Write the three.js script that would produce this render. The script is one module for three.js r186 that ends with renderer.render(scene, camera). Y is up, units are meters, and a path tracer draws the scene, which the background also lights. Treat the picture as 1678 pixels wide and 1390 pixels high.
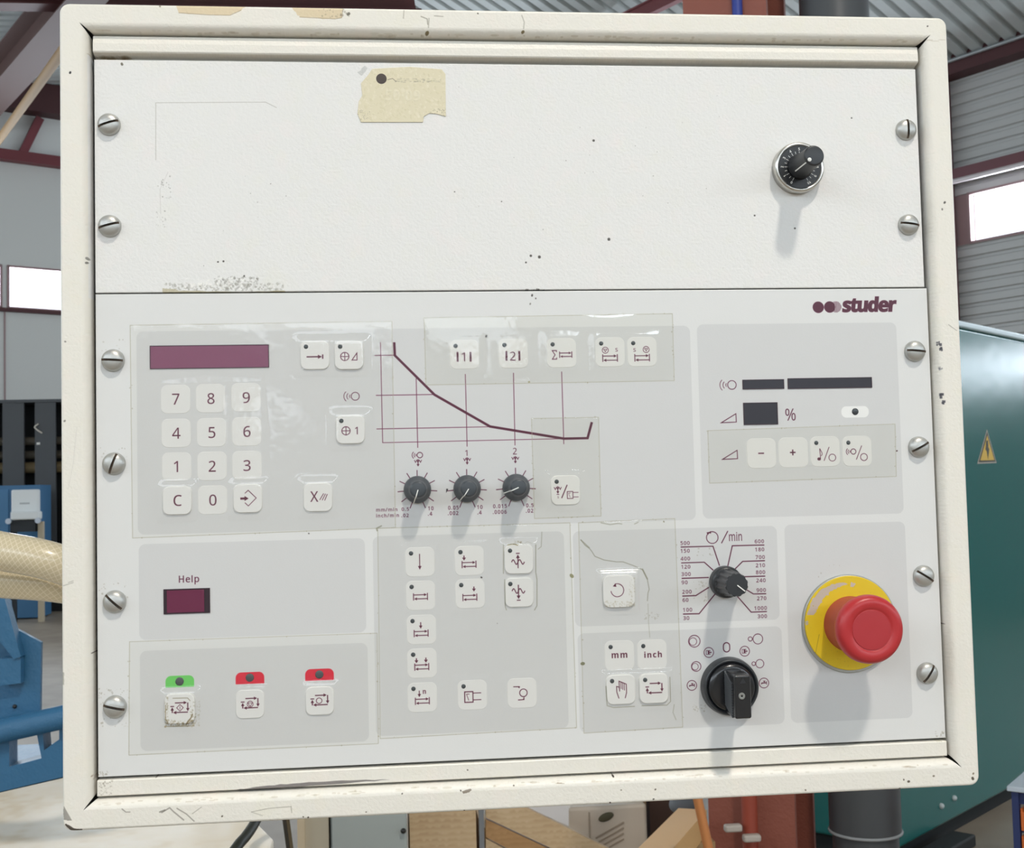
import * as THREE from 'three';
import { mergeGeometries } from 'three/addons/utils/BufferGeometryUtils.js';
import { RoundedBoxGeometry } from 'three/addons/geometries/RoundedBoxGeometry.js';
import { RectAreaLightUniformsLib } from 'three/addons/lights/RectAreaLightUniformsLib.js';
import { Brush, Evaluator, SUBTRACTION } from 'three-bvh-csg';

// ------------------------------------------------------------------ camera, exposure, lights
const scene = new THREE.Scene();
scene.background = new THREE.Color(0.55, 0.62, 0.7);
const renderer = new THREE.WebGLRenderer({ antialias: true });
renderer.toneMapping = THREE.LinearToneMapping;
renderer.toneMappingExposure = 0.215;
renderer.shadowMap.enabled = true;
RectAreaLightUniformsLib.init();

const PY = 1.35;                                   // height of the lower edge of the front plates
const FOC = 2000, CX = 839, CY = 695;              // lens, in pixels of the 1678 x 1390 photograph
const Rm = [[0.9946071705, -0.0238154324, 0.1009425656], [0.0183025293, 0.9983079515, 0.0551928572], [-0.1020862077, -0.0530477073, 0.9933601295]];
const EYE = new THREE.Vector3(-0.08097705, 0.15196337 + PY, 0.69576);
const camera = new THREE.PerspectiveCamera(2 * Math.atan(CY / FOC) * 180 / Math.PI, 1678 / 1390, 0.02, 200);
camera.position.copy(EYE);
camera.quaternion.setFromRotationMatrix(new THREE.Matrix4().set(
  Rm[0][0], Rm[1][0], Rm[2][0], 0, Rm[0][1], Rm[1][1], Rm[2][1], 0, Rm[0][2], Rm[1][2], Rm[2][2], 0, 0, 0, 0, 1));
camera.updateMatrixWorld();
camera.focus = 0.7;
camera.userData.fStop = 45;

const DAY = new THREE.Color(0.79, 0.9, 1.0);      // daylight through the translucent window strips
const DAY_POWER = 26;
const LAMP = new THREE.Color(1.0, 0.93, 0.83);
const LAMP_POWER = 2500;

// ------------------------------------------------------------------ pixels to directions
function ray(u, v) {
  const x = (u - CX) / FOC, y = -(v - CY) / FOC, z = -1;
  return new THREE.Vector3(Rm[0][0] * x + Rm[1][0] * y + Rm[2][0] * z, Rm[0][1] * x + Rm[1][1] * y + Rm[2][1] * z, Rm[0][2] * x + Rm[1][2] * y + Rm[2][2] * z);
}
function hit(u, v, n, c) { const d = ray(u, v), s = (c - EYE.dot(n)) / d.dot(n); return EYE.clone().addScaledVector(d, s); }
const AX = new THREE.Vector3(1, 0, 0), AY = new THREE.Vector3(0, 1, 0), AZ = new THREE.Vector3(0, 0, 1);
const atZ = (u, v, z) => hit(u, v, AZ, z);         // on the upright plane z
const atY = (u, v, y) => hit(u, v, AY, y);         // on the level plane y
function P(u, v, z = 0) { const p = hit(u, v, AZ, z); p.y -= PY; return p; }   // on the panel, in its own axes
const YAW = Math.PI / 6;                           // the hall stands turned against the panel
const DL = new THREE.Vector3(Math.cos(YAW), 0, -Math.sin(YAW)), DR = new THREE.Vector3(Math.sin(YAW), 0, Math.cos(YAW));
const hallOf = (p) => new THREE.Vector3(p.dot(DL), p.y, p.dot(DR));
const fromHall = (a, y, b) => new THREE.Vector3().addScaledVector(DL, a).addScaledVector(DR, b).setY(y);
const onB = (u, v, b) => hallOf(hit(u, v, DR, b)), onA = (u, v, a) => hallOf(hit(u, v, DL, a));

// ------------------------------------------------------------------ helpers
let seed = 7;
const rnd = () => { seed = (seed * 1664525 + 1013904223) >>> 0; return seed / 4294967296; };
const taken = new Map();
function numbered(name) { const n = taken.get(name) ?? 0; taken.set(name, n + 1); return n ? name + '_' + String(n).padStart(3, '0') : name; }
function shadows(o) { o.castShadow = true; o.receiveShadow = true; return o; }
function tag(o, label, category, group) { o.userData.label = label; o.userData.category = category; if (group) o.userData.group = group; return o; }
function thing(name, label, category, pos = [0, 0, 0], turn = 0, group) {
  const g = new THREE.Group(); g.name = numbered(name); g.position.set(...pos); g.rotation.y = turn; scene.add(g); return tag(g, label, category, group);
}
function part(name, geo, mat, parent, label) {
  const m = shadows(new THREE.Mesh(geo, mat)); m.name = name; parent.add(m); if (label) m.userData.label = label; return m;
}
function single(name, label, category, geo, mat, group) { const m = shadows(new THREE.Mesh(geo, mat)); m.name = numbered(name); scene.add(m); return tag(m, label, category, group); }
function structure(name, geo, mat, label) {
  const m = shadows(new THREE.Mesh(geo, mat)); m.name = numbered(name); m.userData.kind = 'structure'; if (label) m.userData.label = label; scene.add(m); return m;
}
function box(x0, x1, y0, y1, z0, z1) { const g = new THREE.BoxGeometry(x1 - x0, y1 - y0, z1 - z0); g.translate((x0 + x1) / 2, (y0 + y1) / 2, (z0 + z1) / 2); return uvWorld(g); }
function rbox(w, h, d, r, x = 0, y = 0, z = 0, seg = 2) { const g = new RoundedBoxGeometry(w, h, d, seg, r); g.translate(x, y, z); return g; }
function uvWorld(g) {                               // uv in metres, by the way each face points
  const p = g.attributes.position, n = g.attributes.normal, uv = new Float32Array(p.count * 2);
  for (let i = 0; i < p.count; i++) {
    const ax = Math.abs(n.getX(i)), ay = Math.abs(n.getY(i)), az = Math.abs(n.getZ(i));
    if (az >= ax && az >= ay) { uv[2 * i] = p.getX(i); uv[2 * i + 1] = p.getY(i); }
    else if (ay >= ax) { uv[2 * i] = p.getX(i); uv[2 * i + 1] = p.getZ(i); }
    else { uv[2 * i] = p.getZ(i); uv[2 * i + 1] = p.getY(i); }
  }
  g.setAttribute('uv', new THREE.BufferAttribute(uv, 2));
  return g;
}
function tube(points, r, seg = 40, rad = 16) { return new THREE.TubeGeometry(new THREE.CatmullRomCurve3(points), seg, r, rad, false); }
function rod(a, b, r, rad = 16, r2 = r) {
  const d = b.clone().sub(a), g = new THREE.CylinderGeometry(r2, r, d.length(), rad);
  g.applyQuaternion(new THREE.Quaternion().setFromUnitVectors(AY, d.clone().normalize())); g.translate((a.x + b.x) / 2, (a.y + b.y) / 2, (a.z + b.z) / 2); return g;
}
function bar(a, b, w, h) {                          // a box beam from a to b: w across (level), h upright
  const d = b.clone().sub(a), L = d.length(), g = new THREE.BoxGeometry(w, h, L); uvWorld(g);
  const z = d.clone().normalize(), x = new THREE.Vector3().crossVectors(AY, z).normalize(), y = new THREE.Vector3().crossVectors(z, x);
  g.applyMatrix4(new THREE.Matrix4().makeBasis(x, y, z)); g.translate((a.x + b.x) / 2, (a.y + b.y) / 2, (a.z + b.z) / 2); return g;
}
function ibeam(a, b, w, h, t = 0.02) {              // an I beam from a to b
  const s = new THREE.Shape(), W = w / 2, H = h / 2, q = t / 2;
  [[-W, -H], [W, -H], [W, -H + t], [q, -H + t], [q, H - t], [W, H - t], [W, H], [-W, H], [-W, H - t], [-q, H - t], [-q, -H + t], [-W, -H + t]].forEach(([x, y], i) => i ? s.lineTo(x, y) : s.moveTo(x, y));
  const d = b.clone().sub(a), g = uvWorld(new THREE.ExtrudeGeometry(s, { depth: d.length(), bevelEnabled: false }));
  const z = d.clone().normalize(), x = new THREE.Vector3().crossVectors(AY, z).normalize(), y = new THREE.Vector3().crossVectors(z, x);
  g.applyMatrix4(new THREE.Matrix4().makeBasis(x, y, z)); g.translate(a.x, a.y, a.z); return g;
}
function polyPx(pts, z, depth, holes = []) {        // an outline of pixels on the plane z, as a plate that reaches depth behind it
  const sh = new THREE.Shape(pts.map(([u, v]) => { const p = atZ(u, v, z); return new THREE.Vector2(p.x, p.y); }));
  for (const h of holes) sh.holes.push(new THREE.Path(h.map(([u, v]) => { const p = atZ(u, v, z); return new THREE.Vector2(p.x, p.y); })));
  const g = new THREE.ExtrudeGeometry(sh, { depth, bevelEnabled: false }); g.translate(0, 0, z - depth); return uvWorld(g);
}
const lathe = (pts, seg = 48) => { const g = new THREE.LatheGeometry(pts.map(([r, z]) => new THREE.Vector2(r, z)), seg); g.rotateX(Math.PI / 2); return g; };  // axis along +z

// ------------------------------------------------------------------ procedural textures
function noiseField(n, cells, sd) {                 // tileable value noise, -1..1
  seed = sd; const lat = Array.from({ length: cells * cells }, () => rnd() * 2 - 1), out = new Float32Array(n * n), sm = (t) => t * t * (3 - 2 * t);
  for (let y = 0; y < n; y++) for (let x = 0; x < n; x++) {
    const fx = x / n * cells, fy = y / n * cells, ix = Math.floor(fx), iy = Math.floor(fy), tx = sm(fx - ix), ty = sm(fy - iy);
    const g = (i, j) => lat[((iy + j) % cells) * cells + (ix + i) % cells];
    out[y * n + x] = (g(0, 0) * (1 - tx) + g(1, 0) * tx) * (1 - ty) + (g(0, 1) * (1 - tx) + g(1, 1) * tx) * ty;
  }
  return out;
}
function mixNoise(n, layers) {                       // [[cells, weight, seed], ...]
  const out = new Float32Array(n * n);
  for (const [c, w, s] of layers) { const f = noiseField(n, c, s); for (let i = 0; i < out.length; i++) out[i] += f[i] * w; }
  return out;
}
function greyTexture(n, field, mid = 0.5, amp = 0.5) {
  const d = new Uint8Array(n * n * 4);
  for (let i = 0; i < n * n; i++) { const v = Math.max(0, Math.min(255, (mid + amp * field[i]) * 255)); d[4 * i] = d[4 * i + 1] = d[4 * i + 2] = v; d[4 * i + 3] = 255; }
  const t = new THREE.DataTexture(d, n, n); t.wrapS = t.wrapT = THREE.RepeatWrapping; t.magFilter = THREE.LinearFilter; t.needsUpdate = true; return t;
}
function colourTexture(n, field, c0, c1, c2) {       // sRGB triples for -1, 0, 1
  const d = new Uint8Array(n * n * 4);
  for (let i = 0; i < n * n; i++) {
    const f = Math.max(-1, Math.min(1, field[i])), a = f < 0 ? c0 : c1, b = f < 0 ? c1 : c2, t = f < 0 ? f + 1 : f;
    for (let k = 0; k < 3; k++) d[4 * i + k] = a[k] + (b[k] - a[k]) * t; d[4 * i + 3] = 255;
  }
  const t = new THREE.DataTexture(d, n, n); t.wrapS = t.wrapT = THREE.RepeatWrapping; t.magFilter = THREE.LinearFilter; t.colorSpace = THREE.SRGBColorSpace; t.needsUpdate = true; return t;
}
function scaled(t, per) { const c = t.clone(); c.repeat.set(1 / per, 1 / per); c.needsUpdate = true; return c; }   // one repeat every `per` metres

const peelField = mixNoise(512, [[34, 0.55, 11], [70, 0.3, 12], [130, 0.15, 13]]);
const peel = greyTexture(512, peelField);
const grain = greyTexture(256, mixNoise(256, [[8, 0.4, 21], [32, 0.3, 22], [96, 0.3, 23]]));
const std = (hex, roughness = 0.6, metalness = 0, more = {}) => new THREE.MeshStandardMaterial({ color: hex, roughness, metalness, ...more });
const phys = (hex, roughness, more = {}) => new THREE.MeshPhysicalMaterial({ color: hex, roughness, ...more });

// ================================================================== THE HALL
const A0 = -5.5, A1 = 14.4, B0 = -20, B1 = 13, RIDGE_A = 8.85, RIDGE_Y = 9.04, EAVE_R = 7.1, EAVE_L = 6.2;
const roofY = (a) => a < RIDGE_A ? RIDGE_Y - 0.2 * (RIDGE_A - a) : RIDGE_Y - 0.35 * (a - RIDGE_A);
const M = {
  deck: std(0xb2b6b4, 0.5, 0.1), clad: std(0xbcbcba, 0.55, 0.1), panel: std(0xcdcdc9, 0.6), panelPale: std(0xd7d9d6, 0.6),
  steel: std(0x6d3a34, 0.55, 0, { bumpMap: scaled(grain, 0.6), bumpScale: 0.002 }), steelDark: std(0x4a2426, 0.6), steelRose: std(0x9a8080, 0.6),
  glow: new THREE.MeshStandardMaterial({ color: 0xffffff, roughness: 0.5, emissive: DAY, emissiveIntensity: 6 }),
};
const floorTex = colourTexture(512, mixNoise(512, [[5, 0.5, 31], [17, 0.3, 32], [60, 0.2, 33]]), [126, 112, 97], [156, 143, 127], [176, 165, 150]);
M.floor = std(0xffffff, 0.5, 0, { map: scaled(floorTex, 5) });

function hallMesh(m) { m.rotation.y = YAW; return m; }
hallMesh(structure('floor', box(A0 - 0.3, A1 + 0.3, -0.2, 0, B0 - 0.3, B1 + 0.3), M.floor, 'tan concrete floor of the hall'));

function ribbed(len, count, pitch, depth, thick) {  // a trapezoid sheet: ribs along x (0..len), repeated along z, its face towards -y, closed above
  const s = new THREE.Shape(); s.moveTo(0, thick);
  s.lineTo(0, 0);
  for (let i = 0; i < count; i++) { const z = i * pitch; s.lineTo(z + pitch * 0.58, 0); s.lineTo(z + pitch * 0.68, depth); s.lineTo(z + pitch * 0.9, depth); s.lineTo(z + pitch, 0); }
  s.lineTo(count * pitch, thick);
  const g = new THREE.ExtrudeGeometry(s, { depth: len, bevelEnabled: false });   // shape x = z here, y = up, extruded along +z = x here
  g.applyMatrix4(new THREE.Matrix4().makeBasis(new THREE.Vector3(0, 0, 1), AY, new THREE.Vector3(1, 0, 0)));
  const idx = g.index; if (idx) for (let i = 0; i < idx.count; i += 3) { const a = idx.getX(i); idx.setX(i, idx.getX(i + 1)); idx.setX(i + 1, a); }
  else { const p = g.attributes.position, n = p.count; for (let i = 0; i < n; i += 3) for (let k = 0; k < 3; k++) { const a = p.array[i * 3 + k]; p.array[i * 3 + k] = p.array[i * 3 + 3 + k]; p.array[i * 3 + 3 + k] = a; } }
  g.computeVertexNormals(); return uvWorld(g);
}
{ // two roof slopes of trapezoid sheet, ribs running down the slope
  const slope = (aLow, aHigh, rise, name, label) => {
    const run = Math.abs(aHigh - aLow) + 0.4, len = Math.hypot(run, run * rise), g = ribbed(len, Math.ceil((B1 - B0 + 0.6) / 0.24), 0.24, 0.06, 0.16);
    const dir = Math.sign(aHigh - aLow), x = new THREE.Vector3(dir, rise, 0).normalize(), z = new THREE.Vector3(0, 0, 1), y = new THREE.Vector3().crossVectors(z, x).multiplyScalar(dir);
    g.applyMatrix4(new THREE.Matrix4().makeBasis(x, y, z)); g.translate(aLow - dir * 0.4, roofY(aLow) - 0.4 * rise, B0 - 0.3);
    g.computeVertexNormals();
    hallMesh(structure(name, g, M.deck, label));
  };
  slope(A0, RIDGE_A, 0.2, 'ceiling', 'grey trapezoid sheet roof, longer slope');
  slope(A1, RIDGE_A, 0.35, 'ceiling', 'grey trapezoid sheet roof above the ribbed wall');
}
const WIN0 = 4.6, WIN1 = 5.3;
function gable(name, b, s, label) {                  // gable wall with a window strip
  const t = 0.25 * s, top = (x0, x1) => { const sh = new THREE.Shape(); sh.moveTo(x0, WIN1); sh.lineTo(x1, WIN1); sh.lineTo(x1, roofY(x1) + 0.1); if (x0 < RIDGE_A && x1 > RIDGE_A) sh.lineTo(RIDGE_A, RIDGE_Y + 0.1); sh.lineTo(x0, roofY(x0) + 0.1); const g = new THREE.ExtrudeGeometry(sh, { depth: 0.25, bevelEnabled: false }); g.translate(0, 0, s < 0 ? b - 0.25 : b); return uvWorld(g); };
  const low = box(A0 - 0.25, A1 + 0.25, 0, WIN0, Math.min(b, b + t), Math.max(b, b + t));
  const w = hallMesh(structure(name, mergeGeometries([low.toNonIndexed(), top(A0 - 0.25, A1 + 0.25)]), M.panel, label));
  return w;
}
const wallFront = gable('wall_front', B0, -1, 'pale grey panel wall under a strip of windows');
gable('wall_back', B1, 1, 'grey gable wall behind the viewer');
function clad(y0, y1, b0, b1) {                      // horizontally ribbed wall sheet, standing at a = A1, face towards -a
  const n = Math.max(1, Math.round((y1 - y0) / 0.16)), g = ribbed(b1 - b0, n, (y1 - y0) / n, 0.035, 0.2);
  g.applyMatrix4(new THREE.Matrix4().makeBasis(AZ, AX, AY)); g.translate(A1, y0, b0); g.computeVertexNormals(); return uvWorld(g);
}
const wallRight = hallMesh(structure('wall_right', mergeGeometries([clad(0, 4.7, B0, -4), clad(0, 2.6, -4, 3.5), clad(3.1, 4.7, -4, 3.5), clad(0, 4.7, 3.5, B1), clad(5.4, 7.3, B0, B1)]), M.clad, 'grey horizontally ribbed sheet wall'));
const wallLeft = hallMesh(structure('wall_left', mergeGeometries([box(A0 - 0.25, A0, 0, 1.95, B0, B1), box(A0 - 0.25, A0, 1.95, 2.35, B0, 7.2), box(A0 - 0.25, A0, 1.95, 2.35, 8.2, B1), box(A0 - 0.25, A0, 2.35, 2.95, B0, B1), box(A0 - 0.25, A0, 4.8, 6.5, B0, B1)]), M.panel, 'grey panel wall left of the viewer'));

function windowStrip(name, where, from, to, y0, y1, face, label, light = 1) {
  // where: 'a' (a wall at a = face) or 'b'; from..to along the wall
  const g = new THREE.Group(); g.name = name; g.userData.kind = 'structure'; g.userData.label = label; g.rotation.y = YAW; scene.add(g);
  const inward = where === 'a' ? (face > 0 ? -1 : 1) : (face > 0 ? -1 : 1), mk = (p0, p1, q0, q1, r0, r1) => where === 'a' ? box(Math.min(r0, r1), Math.max(r0, r1), q0, q1, p0, p1) : box(p0, p1, q0, q1, Math.min(r0, r1), Math.max(r0, r1));
  const o = face - inward * 0.1;
  part('pane', mk(from, to, y0, y1, o, o - inward * 0.04), M.glow, g, 'milky white translucent pane');
  for (const [p0, p1, q0, q1] of [[from, to, y0 - 0.005, y0 + 0.03], [from, to, y1 - 0.03, y1 + 0.005], [from - 0.005, from + 0.035, y0, y1], [to - 0.035, to + 0.005, y0, y1]]) part('frame', mk(p0, p1, q0, q1, face + inward * 0.015, o), M.steelRose, g);
  const L = new THREE.RectAreaLight(DAY, DAY_POWER * light, to - from - 0.08, y1 - y0 - 0.07);
  L.name = name + '_light';
  const c = where === 'a' ? fromHall(o + inward * 0.02, (y0 + y1) / 2, (from + to) / 2) : fromHall((from + to) / 2, (y0 + y1) / 2, o + inward * 0.02);
  const n = (where === 'a' ? DL : DR).clone().multiplyScalar(inward);
  L.position.copy(c); L.lookAt(c.clone().add(n)); L.castShadow = true;
  scene.add(L);
}
let wn = 1;
const pier = [];
for (const [p, q] of [[-5, -0.3], [0, 4.39], [4.47, 8.9], [9, 13.9]]) windowStrip('window_' + wn++, 'b', p, q, WIN0, WIN1, B0, 'milky window strip between grey wall panels', 3.5);
for (const [p, q] of [[-5, -0.3], [0, 4.4], [4.5, 8.9], [9, 13.9]]) windowStrip('window_' + wn++, 'b', p, q, WIN0, WIN1, B1, 'milky window strip of the gable wall behind the viewer', 3);
for (const [p, q] of [[-19.5, -14.6], [-14.2, -9.75], [-9.15, -4.7], [-4.3, 0.2], [0.6, 5], [5.4, 12.6]]) windowStrip('window_' + wn++, 'a', p, q, 4.7, 5.4, A1, 'milky window strip in the ribbed sheet wall', q < 1 ? 3.2 : 1);
for (const [p, q] of [[-19.5, -14.2], [-13.8, -9.2], [-8.8, -4.2], [-3.8, 1.2], [1.6, 6.6], [7, 12.6]]) windowStrip('window_' + wn++, 'a', p, q, 2.95, 4.8, A0, 'tall milky window strip of the side wall', 0.4);
windowStrip('window_' + wn++, 'a', -3.98, 3.48, 2.62, 3.08, A1, 'low milky window strip of the ribbed sheet wall', 1.5);
windowStrip('window_' + wn++, 'a', 7.22, 8.18, 1.97, 2.33, A0, 'small low milky window of the side wall', 0.4);
// piers between the window strips
const pierG = [];
for (const b of [B0, B1]) for (const [p, q] of [[A0 - 0.25, -5], [-0.3, 0], [4.39, 4.47], [8.9, 9], [13.9, A1 + 0.25]]) pierG.push(box(p, q, WIN0, WIN1, b < 0 ? b - 0.25 : b, b < 0 ? b : b + 0.25));
part('pier', mergeGeometries(pierG), M.panel, wallFront);
part('pier', mergeGeometries([[B0, -19.5], [-14.6, -14.2], [-9.75, -9.15], [-4.7, -4.3], [0.2, 0.6], [5, 5.4], [12.6, B1]].map(([p, q]) => box(A1 + 0.02, A1 + 0.2, 4.7, 5.4, p, q))), M.steelRose, wallRight);
part('pier', mergeGeometries([[B0, -19.5], [-14.2, -13.8], [-9.2, -8.8], [-4.2, -3.8], [1.2, 1.6], [6.6, 7], [12.6, B1]].map(([p, q]) => box(A0 - 0.25, A0, 2.95, 4.8, p, q))), M.panel, wallLeft);
// joints and bands on the far wall, seen left of the cabinet
for (const a of [0, 4.43, 8.9]) part('panel_joint', box(a - 0.012, a + 0.012, 0, WIN0, B0, B0 + 0.012), M.steelRose, wallFront);
part('sill', box(A0, A1, WIN0 - 0.06, WIN0, B0, B0 + 0.07), M.steelDark, wallFront);
part('upper_panel', box(A0, A1, 7.14, 7.8, B0, B0 + 0.03), M.panelPale, wallFront);
tag(hallMesh(single('steel_beam', 'thin red-brown steel rail above the grey wall panels', 'beam', box(A0, A1, 6.98, 7.15, B0 + 0.02, B0 + 0.2), std(0x6f2f35, 0.5))), 'thin red-brown steel rail above the grey wall panels', 'beam');
{ const p = hallOf(hit(38, 250, DR, B0 + 0.15)), q = hallOf(hit(66, 193, DR, B0 + 0.15));
  single('wall_brace', 'short slanting red steel brace on the pale upper wall panel', 'brace', bar(fromHall(p.x, p.y, B0 + 0.12), fromHall(q.x, q.y, B0 + 0.12), 0.1, 0.13), std(0x74333a, 0.5)); }
hallMesh(single('steel_beam', 'deep dark red roof girder over the pale wall panel', 'beam', box(A0, A1, 7.8, 8.28, B0 + 0.03, B0 + 0.35), M.steelDark));
// rails along the ribbed wall
hallMesh(single('steel_beam', 'dark red eaves girder along the ribbed sheet wall', 'beam', box(A1 - 0.3, A1 - 0.02, 7.0, 7.32, B0, B1), M.steelDark));
part('conduit_pipe', rod(new THREE.Vector3(A1 - 0.34, 7.17, B0), new THREE.Vector3(A1 - 0.34, 7.17, B1), 0.025), std(0xa3a7a9, 0.4, 0.5), wallRight, 'thin grey pipe along the eaves girder');
hallMesh(single('steel_beam', 'red-brown rail just above the bright window of the ribbed wall', 'beam', box(A1 - 0.16, A1 - 0.01, 5.56, 5.74, B0, B1), std(0x6b4045, 0.5)));
part('conduit_pipe', rod(new THREE.Vector3(A1 - 0.25, 5.54, B0), new THREE.Vector3(A1 - 0.25, 5.54, B1), 0.035), std(0xd8cfd0, 0.3, 0.3), wallRight, 'shiny pale pipe above the window');
for (const b of [-16.5, -9.45, -1, 8]) part('steel_post', box(A1 - 0.2, A1 - 0.01, 0, 7, b - 0.11, b + 0.11), std(0x7a5a5b, 0.6), wallRight, 'slim red-brown wall post');

// roof girders
{
  const beamAlong = (a, yOff, w, h, b0, b1, label, mat) => single('roof_girder', label, 'beam', ibeam(fromHall(a, roofY(a) - yOff, b0), fromHall(a, roofY(a) - yOff, b1), w, h), mat);
  const q = onPlaneRoof(48, 75, 0.45);
  beamAlong(q.x, 0.45, 0.42, 0.5, B0, B1, 'wide red-brown roof girder with welded stiffeners', std(0x5c443f, 0.6));
  const purl = onPlaneRoof(1075, 6, 0.2);
  beamAlong(purl.x, 0.2, 0.1, 0.2, B0, B1, 'slender red purlin under the roof sheet', std(0x7b4446, 0.55));
  const r0 = onPlaneRoof(110, -16, 0.3), r1 = onPlaneRoof(735, -22, 0.3);
  single('roof_girder', 'massive dark red cross girder close under the roof', 'beam', ibeam(fromHall(r0.x - 5, roofY(r0.x - 5) - 0.3, r0.z), fromHall(RIDGE_A, RIDGE_Y - 0.3, r0.z), 0.3, 0.42), std(0x542826, 0.55));
  const w0 = hit(-25, 262, DR, B0 + 0.5), w1 = fromHall(hallOf(atZ(112, 66, -13)).x, 0, 0);
  single('roof_tie', 'slim tan pole slanting up to the roof before the dark girder', 'pole', rod(w0, atZ(118, 62, -12), 0.055), std(0x9c7b50, 0.7));
}
function onPlaneRoof(u, v, below) {                 // where the pixel's ray meets the roof sheet, lowered by `below`
  let lo = 1, hi = 80; const d = ray(u, v);
  const f = (s) => { const h = hallOf(EYE.clone().addScaledVector(d, s)); return h.y - (roofY(h.x) - below); };
  let s = lo; while (s < hi && f(s) < 0) s += 0.05;
  return hallOf(EYE.clone().addScaledVector(d, s));
}

// lamp that throws the knobs' shadows, above and in front of the cabinet
{
  const at = new THREE.Vector3(1.16, 7.1, 3.55), g = thing('hall_lamp', 'square high-bay hall lamp under the roof before the cabinet', 'lamp', at.toArray());
  part('housing', rbox(0.6, 0.16, 0.6, 0.03, 0, 0.1, 0), std(0x8a8f92, 0.5, 0.4), g);
  part('lamp_panel', box(-0.24, 0.24, 0, 0.02, -0.24, 0.24), new THREE.MeshStandardMaterial({ color: 0xffffff, emissive: LAMP, emissiveIntensity: 3 }), g);
  part('hanger', rod(new THREE.Vector3(0, 0.18, 0), new THREE.Vector3(0, roofY(hallOf(at).x) - at.y + 0.05, 0), 0.012), std(0x777777, 0.5, 0.5), g);
  const L = new THREE.RectAreaLight(LAMP, LAMP_POWER, 0.46, 0.46); L.name = 'hall_lamp_light'; L.position.copy(at).add(new THREE.Vector3(0, -0.01, 0)); L.lookAt(at.x, 0, at.z); L.castShadow = true; scene.add(L);
}
// ================================================================== THE CONTROL CABINET
const cab = thing('control_cabinet', 'cream machine control cabinet with keypad, dials and red emergency stop', 'control panel', [0, PY, 0]);
const ZF = 0.006, OX0 = -0.2587, OX1 = 0.2586, OY0 = -0.0268, OY1 = 0.429;      // front face of the frame and its outline
const PX0 = -0.2413, PX1 = 0.2413, LY1 = 0.2659, UY0 = 0.2667, UY1 = 0.39925;    // 19 inch front plates: 6 and 3 units high

// ---- paint of frame, rails and upper plate: one sheet in the panel's plane
const TX0 = -0.262, TX1 = 0.262, TY0 = -0.03, TY1 = 0.432, TW = 2048, TH = Math.round(2048 * (TY1 - TY0) / (TX1 - TX0));
const paintCv = document.createElement('canvas'); paintCv.width = TW; paintCv.height = TH;
const pc = paintCv.getContext('2d');
const pp = (u, v, z = ZF) => { const p = P(u, v, z); return [(p.x - TX0) / (TX1 - TX0) * TW, (TY1 - p.y) / (TY1 - TY0) * TH]; };
const PS = TW / (TX1 - TX0) / 2870;                  // canvas pixels for one photo pixel
pc.fillStyle = '#e3dfd5'; pc.fillRect(0, 0, TW, TH);
{ const a = pp(150, 97, 0), b = pp(1517, 474, 0); pc.fillStyle = '#e0dfdc'; pc.fillRect(a[0] - 6, a[1] - 6, b[0] - a[0] + 14, b[1] - a[1] + 14); }
seed = 99;
for (let i = 0; i < 2600; i++) {                     // faint uneven yellowing, in small patches
  const x = rnd() * TW, y = rnd() * TH, r = 4 + rnd() * 26; pc.globalAlpha = 0.035; pc.fillStyle = rnd() < 0.5 ? '#d8d0bc' : '#f0eee8';
  pc.beginPath(); pc.ellipse(x, y, r, r * (0.4 + rnd() * 0.6), rnd() * 3, 0, 7); pc.fill();
}
pc.globalAlpha = 1;
function poly(c, map, pts, fill, alpha = 1, jag = 0) {
  c.globalAlpha = alpha; c.fillStyle = fill; c.beginPath();
  pts.forEach(([u, v], i) => {
    const [x, y] = map(u, v);
    if (i && jag) { const [x0, y0] = map(...pts[i - 1]); for (let k = 1; k < 6; k++) c.lineTo(x0 + (x - x0) * k / 6 + (rnd() - 0.5) * jag, y0 + (y - y0) * k / 6 + (rnd() - 0.5) * jag); }
    i ? c.lineTo(x, y) : c.moveTo(x, y);
  });
  c.closePath(); c.fill(); c.globalAlpha = 1;
}
function scratch(c, map, pts, colour, w, alpha = 1) {
  c.globalAlpha = alpha; c.strokeStyle = colour; c.lineWidth = w; c.lineCap = 'round'; c.lineJoin = 'round'; c.beginPath();
  pts.forEach(([u, v], i) => { const [x, y] = map(u, v); i ? c.lineTo(x, y) : c.moveTo(x, y); }); c.stroke(); c.globalAlpha = 1;
}
function specks(c, map, u0, v0, u1, v1, n, colour, rmax, alpha = 0.8) {
  for (let i = 0; i < n; i++) { const [x, y] = map(u0 + (u1 - u0) * rnd(), v0 + (v1 - v0) * rnd()), r = rmax * (0.3 + 0.7 * rnd()); c.globalAlpha = alpha * (0.4 + 0.6 * rnd()); c.fillStyle = colour; c.beginPath(); c.ellipse(x, y, r, r * (0.35 + 0.65 * rnd()), rnd() * 3, 0, 7); c.fill(); }
  c.globalAlpha = 1;
}
// tape left on the upper frame bar
poly(pc, pp, [[288, 8], [402, 9], [395, 17], [377, 25], [343, 24], [293, 21]], '#d9c7a6', 1, 3);
poly(pc, pp, [[477, 10], [562, 13], [560, 29], [549, 31], [491, 28], [482, 18]], '#d6c5a4', 1, 4);
scratch(pc, pp, [[293, 21], [343, 24.5], [377, 25], [395, 17]], '#8f7d60', 1.4, 0.7); scratch(pc, pp, [[491, 28], [549, 31], [560, 29], [562, 14]], '#8f7d60', 1.4, 0.7);
specks(pc, pp, 520, 11, 575, 30, 26, '#7f7462', 3, 0.6);
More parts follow.
